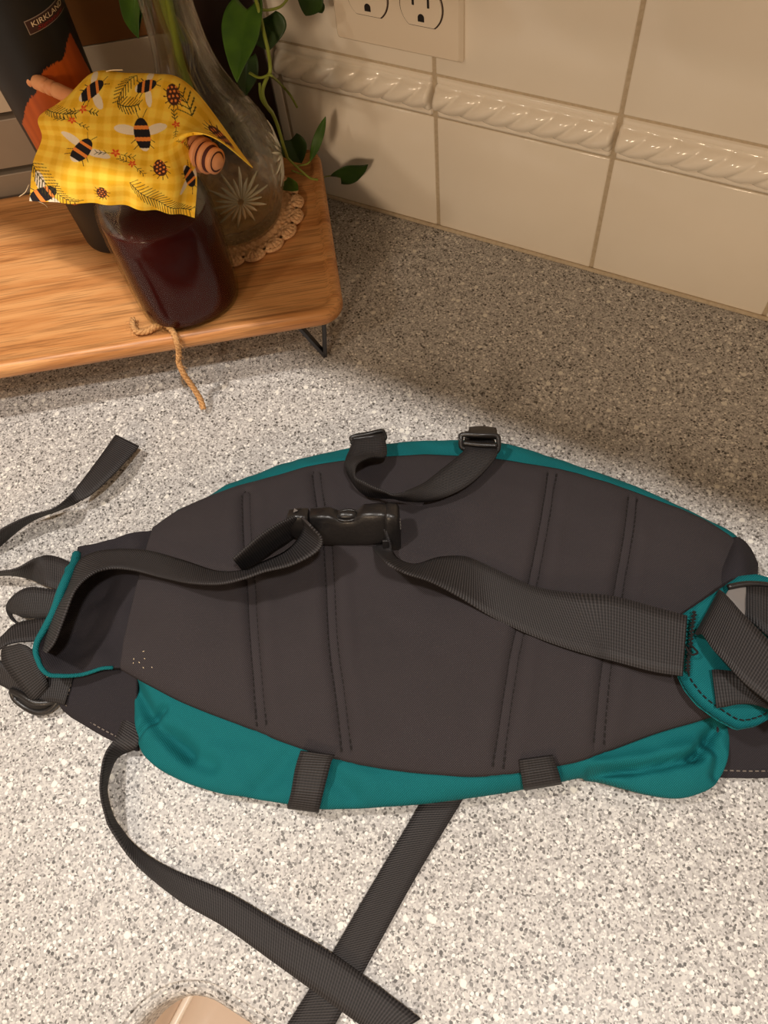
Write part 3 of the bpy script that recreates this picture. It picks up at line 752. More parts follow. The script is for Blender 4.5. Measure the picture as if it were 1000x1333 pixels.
    def flower(p, s=1.0, ang=0):
        for k in range(2):
            a = ang+PI*k; b = (p[0]+13*s*math.cos(a), p[1]+13*s*math.sin(a)+3*s); seg(p, b, .6, grn)
            for t in (.5, .75, 1): 
                c = (p[0]+(b[0]-p[0])*t, p[1]+(b[1]-p[1])*t); seg(c, (c[0]+3*s*math.cos(a+.8), c[1]+3*s*math.sin(a+.8)), .9, grn); seg(c, (c[0]+3*s*math.cos(a-.8), c[1]+3*s*math.sin(a-.8)), .9, grn)
        for k in range(5):
            a = 2*PI*k/5+.3; ell(p[0]+2*s*math.cos(a), p[1]+2*s*math.sin(a), 1.7*s, .9*s, a, red)
        ell(*p, 1.0*s, 1.0*s, 0, org)
    mm = lambda L: [(u*Wd, v*Hd) for u, v in L]
    b = mm([(0.6083,0.5012),(0.2583,0.6378),(0.0667,0.959),(0.2667,0.2962),(0.9417,0.795),(0.5833,0.2757),(0.9833,0.18)])
    bee(b[0], -.12, 1.9); bee(b[1], .42, 1.9); bee(b[2], 1.0, 1.6); bee(b[3], 1.0, 1.35); bee(b[4], 2.6, 1.4); bee(b[5], 1.3, 1.2)
    s = mm([(0.0,0.7882),(0.2583,0.9863),(0.55,0.8155),(0.975,0.9658),(0.5083,0.2142),(0.4417,0.344),(0.85,0.3235),(0.7667,0.2688),(0.0,0.3303),(0.2167,0.3918),(0.4333,0.344),(0.575,0.3508)])
    sprig(s[0], s[1], 13, grn, 4.2); sprig(s[2], s[3], 13, grn, 4.2); sprig(s[4], s[5], 10, grn, 3.6); sprig(s[5], s[11], 9, grn, 3.6); sprig(s[6], s[7], 14, grn, 5); sprig(s[8], s[9], 9, grn, 4)
    c = mm([(0.725,0.7062),(0.3917,0.9043),(0.75,0.2893),(0.9333,0.2757)]); cone(c[0], -.3, 1.7); cone(c[1], .1, 1.25); cone(c[2], -.5, 1.35); cone(c[3], .3, 1.3)
    f = mm([(0.45,0.6173),(0.55,0.6788),(0.2,0.4328),(0.25,0.3713),(0.8083,0.4123),(0.9417,0.6037)])
    flower(f[0], 1.5); flower(f[1], 1.35, .6); flower(f[2], 1.3, .3); flower(f[3], 1.2); flower(f[4], 1.3, 1.2); flower(f[5], 1.1, .8)
    nz = np.random.RandomState(2).normal(1, .03, (n, n, 1)); col = np.clip(col*nz, 0, 1)
    V, F, _ = slab(Gd, .0006); cc = np.concatenate([col.reshape(-1, 3)]*2); cc = np.c_[cc, np.ones(len(cc))]
    o = obj('printed_cloth', V, F, M['cloth'], col=cc)
    tag(o, 'square yellow checked cotton cloth printed with bees draped over the jar', 'cloth')
    # frayed threads on the hem
    for pts in ([(-0.231,-0.2401,0.158),(-0.232,-0.2458,0.155),(-0.2399,-0.2478,0.15)], [(-0.1784,-0.1911,0.222),(-0.1703,-0.192,0.228),(-0.1657,-0.1907,0.226)], [(-0.2176,-0.2488,0.153),(-0.2145,-0.2473,0.15),(-0.215,-0.246,0.146)], [(-0.1697,-0.1868,0.224),(-0.1546,-0.1889,0.232),(-0.1456,-0.1849,0.232)]):
        V, F = tube(pts, .00035, 5, n=14); obj('loose_thread', V, F, M['cream'], o)
cloth()

# ---------------------------------------------------------------- jute twine
def twine():
    P = curve([(-0.1567,-0.2638,0.0655),(-0.1521,-0.2701,0.0655),(-0.144,-0.2744,0.066),(-0.1364,-0.2699,0.0655),(-0.1307,-0.2651,0.0685),(-0.1248,-0.2614,0.07),(-0.1163,-0.2631,0.069),(-0.1071,-0.2701,0.0665),(-0.1073,-0.2725,0.056),(-0.1094,-0.2757,0.045),(-0.1053,-0.2792,0.035),(-0.099,-0.2812,0.023),(-0.0936,-0.2838,0.013),(-0.0901,-0.2877,0.0065)], 150)
    T = np.gradient(P, axis=0); T /= np.linalg.norm(T, axis=1, keepdims=True); L = np.r_[0, np.cumsum(np.linalg.norm(np.diff(P, axis=0), axis=1))]
    parts = []; up = np.array([0, 0, 1.0])
    for k in range(3):
        Q = []
        for p, t, l in zip(P, T, L):
            s = np.cross(t, up if abs(t[2]) < .95 else np.array([1, 0, 0])); s /= np.linalg.norm(s); n = np.cross(s, t); a = 2*PI*l/.011+2*PI*k/3
            Q.append(p+(s*math.cos(a)+n*math.sin(a))*.0012)
        parts.append(tube(Q, .0015, 7))
    t = thing('jute_twine', 'loose piece of brown jute twine hanging over the tray edge', 'twine', tuple(P[100]))
    obj('strands', *join(parts), M['jute'], t)
    fz = []
    for k in range(46):
        i = random.randrange(4, 146); d = Vector((random.uniform(-1, 1), random.uniform(-1, 1), random.uniform(-.2, 1))).normalized()
        a = Vector(P[i])+d*.002; fz.append(tube([a, a+d*.003+Vector(T[i])*.002, a+d*.004+Vector(T[i])*.005], .00013, 4))
    o = obj('stray_fibres', *join(fz), M['jute'], t); o['kind'] = 'stuff'
twine()

# ---------------------------------------------------------------- hip pack
hp = thing('hip_pack', 'teal and charcoal hip pack lying back panel up on the speckled worktop', 'bag', (.13, -.36, 0))
TOP = [(-0.0445,-0.4089,0.031),(-0.0339,-0.386,0.031),(-0.01,-0.3574,0.031),(0.0124,-0.3369,0.031),(0.0445,-0.3089,0.031),(0.0954,-0.278,0.031),(0.1384,-0.259,0.031),(0.166,-0.2498,0.031),(0.2111,-0.2402,0.031),(0.2511,-0.2369,0.031),(0.2908,-0.2374,0.031),(0.3188,-0.2398,0.031),(0.3401,-0.246,0.031),(0.3498,-0.2533,0.031)]
BOT = [(-0.0027,-0.5074,0.031),(0.0239,-0.5078,0.031),(0.0552,-0.5072,0.031),(0.1009,-0.5025,0.031),(0.1286,-0.4999,0.031),(0.1697,-0.4926,0.031),(0.2158,-0.4772,0.031),(0.2501,-0.4614,0.031),(0.2874,-0.4355,0.031),(0.3076,-0.4165,0.031),(0.3294,-0.3945,0.031),(0.3482,-0.3775,0.031),(0.3614,-0.3653,0.031)]
SEAMS = [[(0.0062,-0.3576,0.038),(0.0504,-0.4186,0.043),(0.0792,-0.4595,0.042),(0.1069,-0.5003,0.034)], [(0.0462,-0.3199,0.036),(0.0649,-0.3448,0.04),(0.087,-0.3728,0.044),(0.1248,-0.4332,0.045),(0.1437,-0.4599,0.043),(0.1654,-0.4921,0.034)],
         [(0.2066,-0.2471,0.036),(0.2183,-0.2971,0.042),(0.2275,-0.342,0.044),(0.2337,-0.3829,0.045),(0.242,-0.4179,0.042),(0.2525,-0.4578,0.034)], [(0.2659,-0.2434,0.036),(0.2732,-0.2814,0.041),(0.2804,-0.323,0.043),(0.2898,-0.3721,0.042),(0.2963,-0.3979,0.039),(0.3023,-0.4182,0.034)]]
SEAMS = [resample(curve(s, 60), 60) for s in SEAMS]
def dist_poly(XY, P):
    XY = np.asarray(XY)[:, None, :2]; A = P[None, :-1, :2]; d = P[None, 1:, :2]-A
    t = np.clip(((XY-A)*d).sum(2)/np.maximum((d*d).sum(2), 1e-12), 0, 1)
    return np.linalg.norm(XY-A-t[:, :, None]*d, axis=2).min(1)
def nz3(P, s, amp): return amp*np.array([noise.noise(Vector((p[0]*s[0], p[1]*s[1], s[2]+p[2]*s[0]*.5))) for p in P])
def back_panel():
    nu, nv = 420, 110
    a = resample(curve(TOP, 200), nu); b = resample(curve(BOT, 200), nu)
    t = np.linspace(0, 1, nv)[:, None]; sx = np.linspace(0, 1, nu)[None, :]
    Gd = a[None]+(b-a)[None]*t[:, :, None]
    pil = (1-abs(2*t-1)**3.0)*(1-abs(2*sx-1)**6*.6)
    z = .0315+.0125*pil-.0025*np.maximum(0, 1-np.minimum(t, 1-t)*nv/4)**2
    P = Gd.reshape(-1, 3); dz = np.zeros(len(P))
    for S_ in SEAMS:
        dd = dist_poly(P, S_); k = np.minimum(1, pil.ravel()*3)
        dz -= k*(.0022*np.exp(-(dd/.0062)**4)+.0014*np.exp(-((dd-.0034)/.0012)**2))
        dz += .0014*np.exp(-((dd-.0105)/.005)**2)*pil.ravel()
    P[:, 2] = 0
    dz += nz3(P, (22, 22, .3), .0015)+nz3(P, (75, 75, 2), .0006)
    Gd[:, :, 2] = z+dz.reshape(nv, nu)
    V, F, _ = slab(Gd, .006)
    return obj('back_panel', V, F, M['panel'], hp), Gd
bp, PG = back_panel()
PGf = [Vector(p) for p in PG.reshape(-1, 3)]
bvh = BVHTree.FromPolygons(PGf, grid_faces(PG.shape[0], PG.shape[1]))
def panel_z(x, y):
    h = bvh.ray_cast(Vector((x, y, 1)), Vector((0, 0, -1)))
    return (h[0].z+.003) if h[0] is not None else None
# rows of stitching along the four channels
def dashes(P, off, m, name, zfun=None, ln=.0026, gap=.0012, w=.0008, lift=.0003):
    P = np.array(P); L = np.r_[0, np.cumsum(np.linalg.norm(np.diff(P, axis=0), axis=1))]; parts = []; s = 0.0
    while s < L[-1]-ln:
        p = np.array([np.interp(s+ln/2, L, P[:, k]) for k in range(3)]); q = np.array([np.interp(min(L[-1], s+ln/2+.002), L, P[:, k]) for k in range(3)])
        d = q-p; d /= max(np.linalg.norm(d), 1e-9); n = np.array([-d[1], d[0], 0]); p = p+n*off
        z = zfun(p[0], p[1]) if zfun else p[2]
        if z is not None:
            u = Vector(d); v = Vector(n); parts.append(rbox((ln, w, .0008), axes((p[0], p[1], z+lift), u, v, u.cross(v)), 0))
        s += ln+gap
    V, F = join(parts); o = obj(name, V, F, M[m], hp, smooth=False); o['kind'] = 'stuff'; return o
for S_ in SEAMS:
    for off in (-.0033, .0033): dashes(S_, off, 'thread', 'stitch_row', panel_z, .0027, .0015, .0011, .0009)

# teal pouch bulging out below the panel
OUTL = [(0.0012,-0.5077,0.016),(-0.0211,-0.4675,0.016),(-0.0421,-0.4295,0.016),(-0.0509,-0.4017,0.016),(-0.0204,-0.3485,0.016),(0.0044,-0.3179,0.016),(0.0327,-0.2927,0.016),(0.0523,-0.2768,0.016),(0.073,-0.2629,0.016),(0.1062,-0.2467,0.016),(0.1285,-0.2369,0.016),(0.1573,-0.2274,0.016),(0.1813,-0.2232,0.016),(0.2059,-0.2216,0.016),(0.2366,-0.2217,0.016),(0.2668,-0.2231,0.016),(0.2965,-0.2256,0.016),(0.3255,-0.2293,0.016),(0.3447,-0.2356,0.016),(0.3556,-0.2532,0.016),(0.3607,-0.2888,0.016),(0.3668,-0.3332,0.016),(0.3711,-0.3618,0.016),(0.3757,-0.3756,0.016),(0.3774,-0.3904,0.016),(0.3752,-0.4047,0.016),(0.3669,-0.4153,0.016),(0.3561,-0.4231,0.016),(0.3389,-0.4291,0.016),(0.3208,-0.433,0.016),(0.3043,-0.4354,0.016),(0.2903,-0.4449,0.016),(0.2707,-0.4596,0.016),(0.2468,-0.4765,0.016),(0.2225,-0.4925,0.016),(0.1976,-0.5074,0.016),(0.1762,-0.519,0.016),(0.1609,-0.5266,0.016),(0.1396,-0.534,0.016),(0.1151,-0.5415,0.016),(0.1005,-0.5466,0.016),(0.0791,-0.5508,0.016),(0.0585,-0.5523,0.016),(0.0456,-0.551,0.016),(0.0353,-0.5472,0.016),(0.0225,-0.5359,0.016),(0.0084,-0.5193,0.016)]
CREASE = [(resample([(0.0065,-0.5125,0.02),(0.0333,-0.5266,0.022),(0.0555,-0.5339,0.02),(0.069,-0.5357,0.016)], 20), -.0050, .0045), (resample([(0.0298,-0.5391,0.02),(0.0323,-0.5287,0.022),(0.038,-0.5192,0.024)], 20), -.0045, .0035),
          (resample([(0.0536,-0.5275,0.02),(0.0735,-0.5367,0.018),(0.087,-0.5351,0.016)], 20), -.004, .006), (resample([(0.0361,-0.5388,0.02),(0.0411,-0.5285,0.022),(0.0544,-0.5248,0.022)], 20), .003, .006),
          (resample([(0.305,-0.4339,0.018),(0.3298,-0.4186,0.02),(0.3527,-0.4011,0.022),(0.3594,-0.3948,0.022)], 20), -.0068, .0030), (resample([(0.3566,-0.3963,0.02),(0.3619,-0.3837,0.022),(0.3644,-0.3741,0.024)], 20), -.0055, .0035),
          (resample([(0.3084,-0.4276,0.02),(0.3322,-0.4122,0.022),(0.3529,-0.3953,0.024)], 20), .0035, .005), (resample([(0.3624,-0.3819,0.022),(0.3715,-0.3889,0.02),(0.373,-0.4002,0.016)], 20), -.004, .004),
          (resample([(0.1541,-0.5031,0.02),(0.1653,-0.5081,0.02),(0.1767,-0.5095,0.016)], 20), -.003, .006), (resample([(0.1302,-0.5067,0.02),(0.1268,-0.5214,0.018),(0.1215,-0.5338,0.014)], 20), -.002, .006)]
def pouch():
    n = 1000; prof = 26
    ctr = np.array([.15, -.375])
    inn = np.concatenate([np.array(TOP), np.array(BOT)[::-1]]); inn = np.r_[inn, inn[:1]]
    outl = np.array(OUTL); outl = np.r_[outl, outl[:1]]
    outl = curve(np.r_[outl[-2:-1], outl, outl[1:2]], 900)
    def polar(P, A):
        x = P[:, 0]-ctr[0]; y = (P[:, 1]-ctr[1])*2.2; a = np.unwrap(np.arctan2(y, x)); r = np.hypot(x, y)
        o = np.argsort(a % (2*PI)); a2 = (a % (2*PI))[o]; r2 = r[o]
        a2 = np.r_[a2-2*PI, a2, a2+2*PI]; r2 = np.r_[r2, r2, r2]; k = np.interp(A, a2, r2)
        return np.stack([ctr[0]+k*np.cos(A), ctr[1]+k*np.sin(A)/2.2], 1)
    A = np.linspace(0, 2*PI, n, endpoint=False)
    I = polar(resample(inn, 900), A); O = polar(outl, A)
    rows = []
    for q in (.86, 1.0): rows.append(np.c_[ctr+(I-ctr)*q*.985, np.full(n, .0285)])
    for k in range(1, prof+1):
        u = k/prof; w = math.sin(u*PI/2)**1.0; z = .0295-.0135*(1-math.cos(u*PI/2))**.9
        rows.append(np.c_[I*.985+ctr*.015+(O-(I*.985+ctr*.015))*w, np.full(n, z)])
    for k in range(1, 9):
        u = k/8; z = .016*(1-u)+.0008*u-.004*math.sin(u*PI)*.3; sh = 1-.075*(1-math.cos(u*PI/2))
        rows.append(np.c_[ctr+(O-ctr)*sh, np.full(n, z)])
    Gd = np.array(rows)
    J = np.arange(Gd.shape[0]); f = np.clip((J-2)/4, 0, 1); f[-1] = 0; f[-2] = .4
    P = Gd.reshape(-1, 3); d = np.zeros(len(P))
    for Q, dep, w in CREASE: d += 1.5*dep*np.exp(-(dist_poly(P, Q)/w)**2)
    d += nz3(P, (24, 40, 0), .0034)+nz3(P, (60, 95, 5), .0016)
    P[:, 2] = np.maximum(.001, P[:, 2]+np.repeat(f, n)*d)
    V = [tuple(p) for p in Gd.reshape(-1, 3)]; F = grid_faces(Gd.shape[0], n, wrap=True, flip=True)
    F.append(tuple(range((Gd.shape[0]-1)*n, Gd.shape[0]*n))); F.append(tuple(range(n))[::-1])
    return obj('pouch', V, F, M['teal'], hp, label='teal canvas pouch under the panel')
pouch()
# left wing of the belt, with its teal binding
LW, LG = surf('belt_wing', [[(-0.0913,-0.4468,0.03),(-0.0778,-0.4385,0.034),(-0.0649,-0.4302,0.036),(-0.0528,-0.4186,0.034),(-0.0424,-0.4071,0.027)],[(-0.0731,-0.4678,0.043),(-0.0699,-0.4603,0.031),(-0.0597,-0.4521,0.028),(-0.0459,-0.4445,0.031),(-0.0297,-0.4339,0.029)],[(-0.0639,-0.4973,0.046),(-0.0605,-0.4907,0.027),(-0.0489,-0.4836,0.023),(-0.0342,-0.4751,0.027),(-0.0152,-0.4639,0.029)],[(-0.0623,-0.5233,0.04),(-0.0513,-0.5181,0.027),(-0.0399,-0.5096,0.022),(-0.0247,-0.4977,0.026),(-0.0048,-0.4857,0.029)],[(-0.0452,-0.5359,0.034),(-0.0338,-0.53,0.031),(-0.0236,-0.5218,0.028),(-0.0131,-0.5122,0.027),(0.0031,-0.504,0.029)]], 70, 70, .003, M['lining'], hp, .0042)
e = np.concatenate([LG[5:, 0], LG[-1, 1:56]]); e[:, 2] += .0012
e = resample(e, 90); Pn = resample(curve(resample(e, 22), 90), 90)
V, F = tube(Pn, [.0034, .0034, .0032, .0026, .0020, .0016, .0014, .0013], 8); obj('binding', V, F, M['teal'], hp, label='teal binding along the wing edge')
ribbon('binding_flap', ([(-0.0814,-0.4668,0.04),(-0.0738,-0.4776,0.042),(-0.0686,-0.493,0.044),(-0.0664,-0.5075,0.042),(-0.0651,-0.5181,0.039)],[(-0.0794,-0.4557,0.04),(-0.0711,-0.4711,0.042),(-0.0655,-0.4864,0.044),(-0.0628,-0.5033,0.042),(-0.0621,-0.5167,0.039)]), M['teal'], hp, .0012, label='teal binding along the wing edge')
surf('belt_underlayer', [[(-0.053,-0.536,0.014),(-0.0328,-0.5227,0.016),(-0.0135,-0.5105,0.018),(0.0037,-0.5037,0.022)],[(-0.0385,-0.5466,0.012),(-0.019,-0.5377,0.0135),(0.0003,-0.5315,0.014),(0.0157,-0.5267,0.013)],[(-0.0282,-0.5493,0.0055),(-0.0062,-0.5506,0.006),(0.0109,-0.5506,0.0065),(0.0293,-0.5489,0.006)]], 40, 30, .004, M['lining'], hp, .0014)
dashes(curve([(-0.0336,-0.546,0.014),(-0.0255,-0.5469,0.01),(-0.0054,-0.5479,0.0102),(0.012,-0.5476,0.0105),(0.0263,-0.547,0.011)], 40), 0, 'palethread', 'hem_stitching', None, .0022, .0016)
dashes(curve([(-0.0374,-0.5294,0.0185),(-0.0346,-0.5373,0.0172),(-0.0333,-0.5456,0.015)], 20), 0, 'palethread', 'hem_stitching', None, .002, .0014)
# right side: bump of the folded belt, belt underlayer, teal hexagonal tab
surf('belt_fold', [[(0.337,-0.2427,0.026),(0.3417,-0.2432,0.032),(0.3506,-0.2443,0.026),(0.3599,-0.2469,0.014)],[(0.3348,-0.2583,0.03),(0.3414,-0.2636,0.042),(0.3499,-0.2648,0.04),(0.3617,-0.2591,0.018)],[(0.3333,-0.2757,0.034),(0.3412,-0.2809,0.043),(0.3522,-0.2801,0.042),(0.3673,-0.272,0.02)],[(0.3353,-0.2943,0.036),(0.3457,-0.2943,0.04),(0.3593,-0.293,0.038),(0.3753,-0.2836,0.02)]], 40, 40, .003, M['lining'], hp, .0015)
surf('belt_underlayer', [[(0.3619,-0.3646,0.02),(0.3783,-0.354,0.02),(0.3989,-0.3413,0.02),(0.4242,-0.3258,0.018)],[(0.3707,-0.3828,0.014),(0.3852,-0.3731,0.014),(0.4056,-0.3606,0.014),(0.4307,-0.3452,0.012)],[(0.3754,-0.3974,0.005),(0.3923,-0.3896,0.005),(0.4131,-0.3789,0.005),(0.4378,-0.3657,0.005)]], 40, 30, .004, M['lining'], hp, .0012)
dashes(curve([(0.3786,-0.3925,0.009),(0.3946,-0.3851,0.009),(0.4194,-0.3725,0.009)], 30), 0, 'palethread', 'hem_stitching', None, .0022, .0016)
def tab():
    O = [(0.3208,-0.3237,0.055),(0.3303,-0.3087,0.056),(0.339,-0.2941,0.057),(0.345,-0.2843,0.056),(0.355,-0.2775,0.054),(0.3698,-0.2735,0.05),(0.3926,-0.2695,0.044),(0.4188,-0.271,0.038),(0.4269,-0.312,0.038),(0.4049,-0.3428,0.042),(0.3899,-0.3587,0.047),(0.3804,-0.3712,0.05),(0.3702,-0.3791,0.052),(0.3586,-0.3785,0.053),(0.3451,-0.3751,0.054),(0.3367,-0.3699,0.054),(0.3307,-0.3629,0.053),(0.3248,-0.3444,0.054)]
    I = resample(np.array(O+O[:1]), 120)[:-1]; ctr = I.mean(0); ctr[2] -= .004
    rows = [ctr+(I-ctr)*q+np.array([0, 0, .0022*math.sin(q*PI*.9) if q < .9 else 0]) for q in np.linspace(.05, 1, 14)]
    Gd = np.array(rows)
    for p in Gd.reshape(-1, 3): p[2] += .0012*noise.noise(Vector((p[0]*45, p[1]*45, 7)))
    n = Gd.shape[1]; dn = Gd-np.array([0, 0, .0035])
    V = list(Gd.reshape(-1, 3))+list(dn.reshape(-1, 3)); k = 14*n
    F = grid_faces(14, n, wrap=True)+grid_faces(14, n, k, True, True)+[(13*n+(i+1) % n, 13*n+i, k+13*n+i, k+13*n+(i+1) % n) for i in range(n)]
    F.append(tuple(range(n))[::-1]); F.append(tuple(range(k, k+n)))
    F = [f[::-1] for f in F]
    obj('side_tab', V, F, M['teal'], hp, label='teal hexagonal tab on the belt')
    inset = curve(ctr+(np.array(O)-ctr)*.90+np.array([0, 0, .0005]), 160)
    dashes(inset[60:], 0, 'thread', 'edge_stitching', None, .0026, .0014, .0007, .0012)
tab()
bar = []
Pb = curve([(0.3265,-0.3214,0.0585),(0.3279,-0.3307,0.058),(0.33,-0.3406,0.0575),(0.332,-0.3519,0.057),(0.3342,-0.3601,0.056)], 90)
for k in range(0, 90, 2):
    p = Pb[k]; q = .0014*math.sin(k*2.1); bar.append(rbox((.0022, .0008, .0009), axes(p+np.array([q*.4, 0, .0008]), (.9, .42*math.sin(k*1.7), 0), (-.42*math.sin(k*1.7), .9, 0), (0, 0, 1)), 0))
bar.append(tube([(0.3292,-0.3435,0.06),(0.3332,-0.3462,0.062),(0.3352,-0.3477,0.0615),(0.3323,-0.3498,0.0605),(0.3281,-0.3462,0.06)], .0007, 6, n=40))
o = obj('bar_tack', *join(bar), M['thread'], hp, smooth=False); o['kind'] = 'stuff'; o['label'] = 'heavy black zigzag stitching on the tab'

# webbing straps
ribbon('belt_strap', ([(-0.0603,-0.5225,0.034),(-0.0624,-0.5127,0.038),(-0.0678,-0.4978,0.04),(-0.068,-0.4847,0.042),(-0.0719,-0.4651,0.044),(-0.0706,-0.4531,0.044),(-0.0574,-0.4416,0.044),(-0.0311,-0.4313,0.046),(-0.0001,-0.4273,0.049),(0.0277,-0.4246,0.051),(0.0447,-0.4167,0.052),(0.0539,-0.4065,0.053),(0.066,-0.3923,0.055),(0.0715,-0.3808,0.06),(0.0722,-0.3734,0.066),(0.0693,-0.3704,0.072)],[(-0.0381,-0.525,0.0624),(-0.0372,-0.5157,0.0634),(-0.0415,-0.4997,0.0644),(-0.0442,-0.4816,0.0686),(-0.0431,-0.4672,0.0656),(-0.0382,-0.4567,0.0593),(-0.0245,-0.45,0.0561),(-0.0008,-0.4466,0.0583),(0.0244,-0.4445,0.0691),(0.0479,-0.4383,0.0776),(0.0622,-0.4291,0.0809),(0.0718,-0.4195,0.0814),(0.0857,-0.4076,0.0811),(0.0964,-0.3933,0.0829),(0.0974,-0.3861,0.0884),(0.0897,-0.3843,0.0984)]), M['web'], hp, .0016, across=7)
ribbon('strap_tail', ([(0.0681,-0.3745,0.078),(0.0624,-0.3859,0.082),(0.0571,-0.3983,0.084),(0.0522,-0.4088,0.082),(0.0464,-0.4198,0.078)],[(0.0642,-0.3677,0.0428),(0.0609,-0.3806,0.0463),(0.0551,-0.3937,0.0483),(0.0494,-0.4051,0.0463),(0.0419,-0.4145,0.0426)]), M['web2'], hp, .0016, across=7, label='black loose tail of the belt strap')
ribbon('belt_strap', ([(0.1253,-0.352,0.064),(0.1294,-0.3566,0.057),(0.1376,-0.3641,0.054),(0.1508,-0.3627,0.052),(0.1633,-0.3502,0.05),(0.1781,-0.3422,0.049),(0.1936,-0.3414,0.049),(0.2143,-0.343,0.05),(0.2317,-0.3434,0.051),(0.2534,-0.3384,0.053),(0.2768,-0.3313,0.056),(0.3023,-0.3294,0.06),(0.3231,-0.3269,0.061)],[(0.108,-0.3507,0.064),(0.1065,-0.3507,0.0299),(0.1401,-0.3817,0.0852),(0.1555,-0.3823,0.0819),(0.1701,-0.3775,0.0726),(0.1882,-0.3747,0.0606),(0.2122,-0.3743,0.049),(0.2361,-0.3757,0.05),(0.2586,-0.3751,0.051),(0.2812,-0.3729,0.053),(0.2908,-0.3722,0.056),(0.315,-0.3696,0.06),(0.3316,-0.3652,0.061)]), M['web'], hp, .0016, across=7)
ribbon('compression_strap', ([(0.152,-0.2321,0.034),(0.1604,-0.2436,0.04),(0.1657,-0.2568,0.046),(0.1617,-0.2815,0.051),(0.1532,-0.2999,0.053),(0.1392,-0.3138,0.053),(0.1245,-0.3198,0.052),(0.1142,-0.3223,0.052),(0.1053,-0.3256,0.052),(0.0958,-0.3278,0.052),(0.0858,-0.3252,0.053),(0.0734,-0.3164,0.053),(0.0675,-0.3081,0.052),(0.0648,-0.2975,0.05),(0.0609,-0.2857,0.044),(0.0562,-0.2756,0.034)],[(0.1326,-0.2375,0.034),(0.1378,-0.2521,0.04),(0.1417,-0.2622,0.046),(0.1348,-0.2863,0.051),(0.1294,-0.3054,0.0568),(0.1241,-0.3228,0.0693),(0.1197,-0.3298,0.0731),(0.113,-0.3305,0.0746),(0.1051,-0.3311,0.0754),(0.097,-0.3304,0.0759),(0.0898,-0.3292,0.0764),(0.0854,-0.3182,0.0736),(0.0879,-0.304,0.0641),(0.0923,-0.2906,0.05),(0.0811,-0.2722,0.044),(0.0741,-0.263,0.034)]), M['web2'], hp, .0014, n=160, label='thin strap looping between the two upper buckles')
for a in (([(0.1388,-0.5029,0.038),(0.139,-0.5084,0.035),(0.1401,-0.5154,0.0315),(0.1432,-0.5257,0.0285),(0.1433,-0.5339,0.02),(0.1414,-0.5341,0.006)],[(0.1594,-0.496,0.038),(0.1587,-0.4998,0.035),(0.1598,-0.5078,0.0315),(0.1619,-0.5185,0.0285),(0.1626,-0.5274,0.02),(0.1599,-0.5271,0.006)]),
          ([(0.2626,-0.4489,0.039),(0.2648,-0.4525,0.035),(0.2677,-0.4563,0.031),(0.2705,-0.4598,0.025),(0.272,-0.4579,0.01)],[(0.2798,-0.4375,0.039),(0.2828,-0.4402,0.035),(0.2863,-0.4432,0.031),(0.2897,-0.4463,0.025),(0.2913,-0.4443,0.01)])):
    ribbon('keeper_loop', a, M['web2'], hp, .0016, lift=.0012)
ribbon('long_strap', ([(0.0091,-0.5355,0.012),(0.013,-0.5457,0.014),(0.0165,-0.5595,0.02),(0.0228,-0.5707,0.023),(0.0303,-0.5813,0.023),(0.0397,-0.5907,0.02),(0.0482,-0.5972,0.016),(0.0713,-0.6069,0.008),(0.1058,-0.6117,0.005),(0.1398,-0.6109,0.005),(0.1775,-0.6129,0.0055),(0.207,-0.6146,0.0062),(0.2353,-0.6164,0.005),(0.2527,-0.6181,0.0035)],[(0.0259,-0.5349,0.012),(0.0303,-0.5469,0.014),(0.0171,-0.5574,0.002),(0.0171,-0.5653,0.002),(0.0229,-0.5791,0.002),(0.0358,-0.59,0.002),(0.0471,-0.5949,0.002),(0.0625,-0.5987,0.002),(0.0897,-0.5989,0.005),(0.1288,-0.5939,0.005),(0.168,-0.5934,0.0055),(0.2021,-0.5927,0.0062),(0.2361,-0.595,0.005),(0.2662,-0.598,0.0035)]), M['web'], hp, .0014)
ribbon('long_strap', ([(0.2183,-0.4681,0.003),(0.2152,-0.4966,0.0025),(0.2093,-0.5498,0.0025),(0.2049,-0.5923,0.0025),(0.1989,-0.6367,0.0025),(0.1986,-0.6414,0.0025)],[(0.2425,-0.4536,0.003),(0.2384,-0.4846,0.0025),(0.2322,-0.5306,0.0025),(0.228,-0.5738,0.0025),(0.2238,-0.6238,0.0025),(0.2236,-0.6289,0.0025)]), M['web'], hp, .0014)
ribbon('loose_strap', ([(-0.141,-0.3437,0.012),(-0.138,-0.3732,0.014),(-0.1363,-0.3988,0.016),(-0.1311,-0.4251,0.027),(-0.1477,-0.441,0.026),(-0.1623,-0.4599,0.024),(-0.1757,-0.4843,0.02),(-0.1714,-0.4996,0.02),(-0.1555,-0.4961,0.022),(-0.1356,-0.488,0.027),(-0.1237,-0.4807,0.029),(-0.1159,-0.4693,0.03),(-0.1093,-0.4627,0.03),(-0.0982,-0.4597,0.03),(-0.0881,-0.4593,0.03)],[(-0.1154,-0.3452,0.012),(-0.1141,-0.3794,0.0185),(-0.1224,-0.4043,0.016),(-0.1425,-0.4187,0.0056),(-0.1604,-0.4394,0.0046),(-0.1712,-0.4673,0.002),(-0.1742,-0.4918,0.002),(-0.1724,-0.5011,0.002),(-0.1673,-0.4959,0.002),(-0.1499,-0.4879,0.0066),(-0.1373,-0.4829,0.0081),(-0.1232,-0.4803,0.0089),(-0.0943,-0.4827,0.03),(-0.0823,-0.4811,0.03),(-0.0744,-0.4801,0.03)]), M['web'], hp, .0014, n=220)
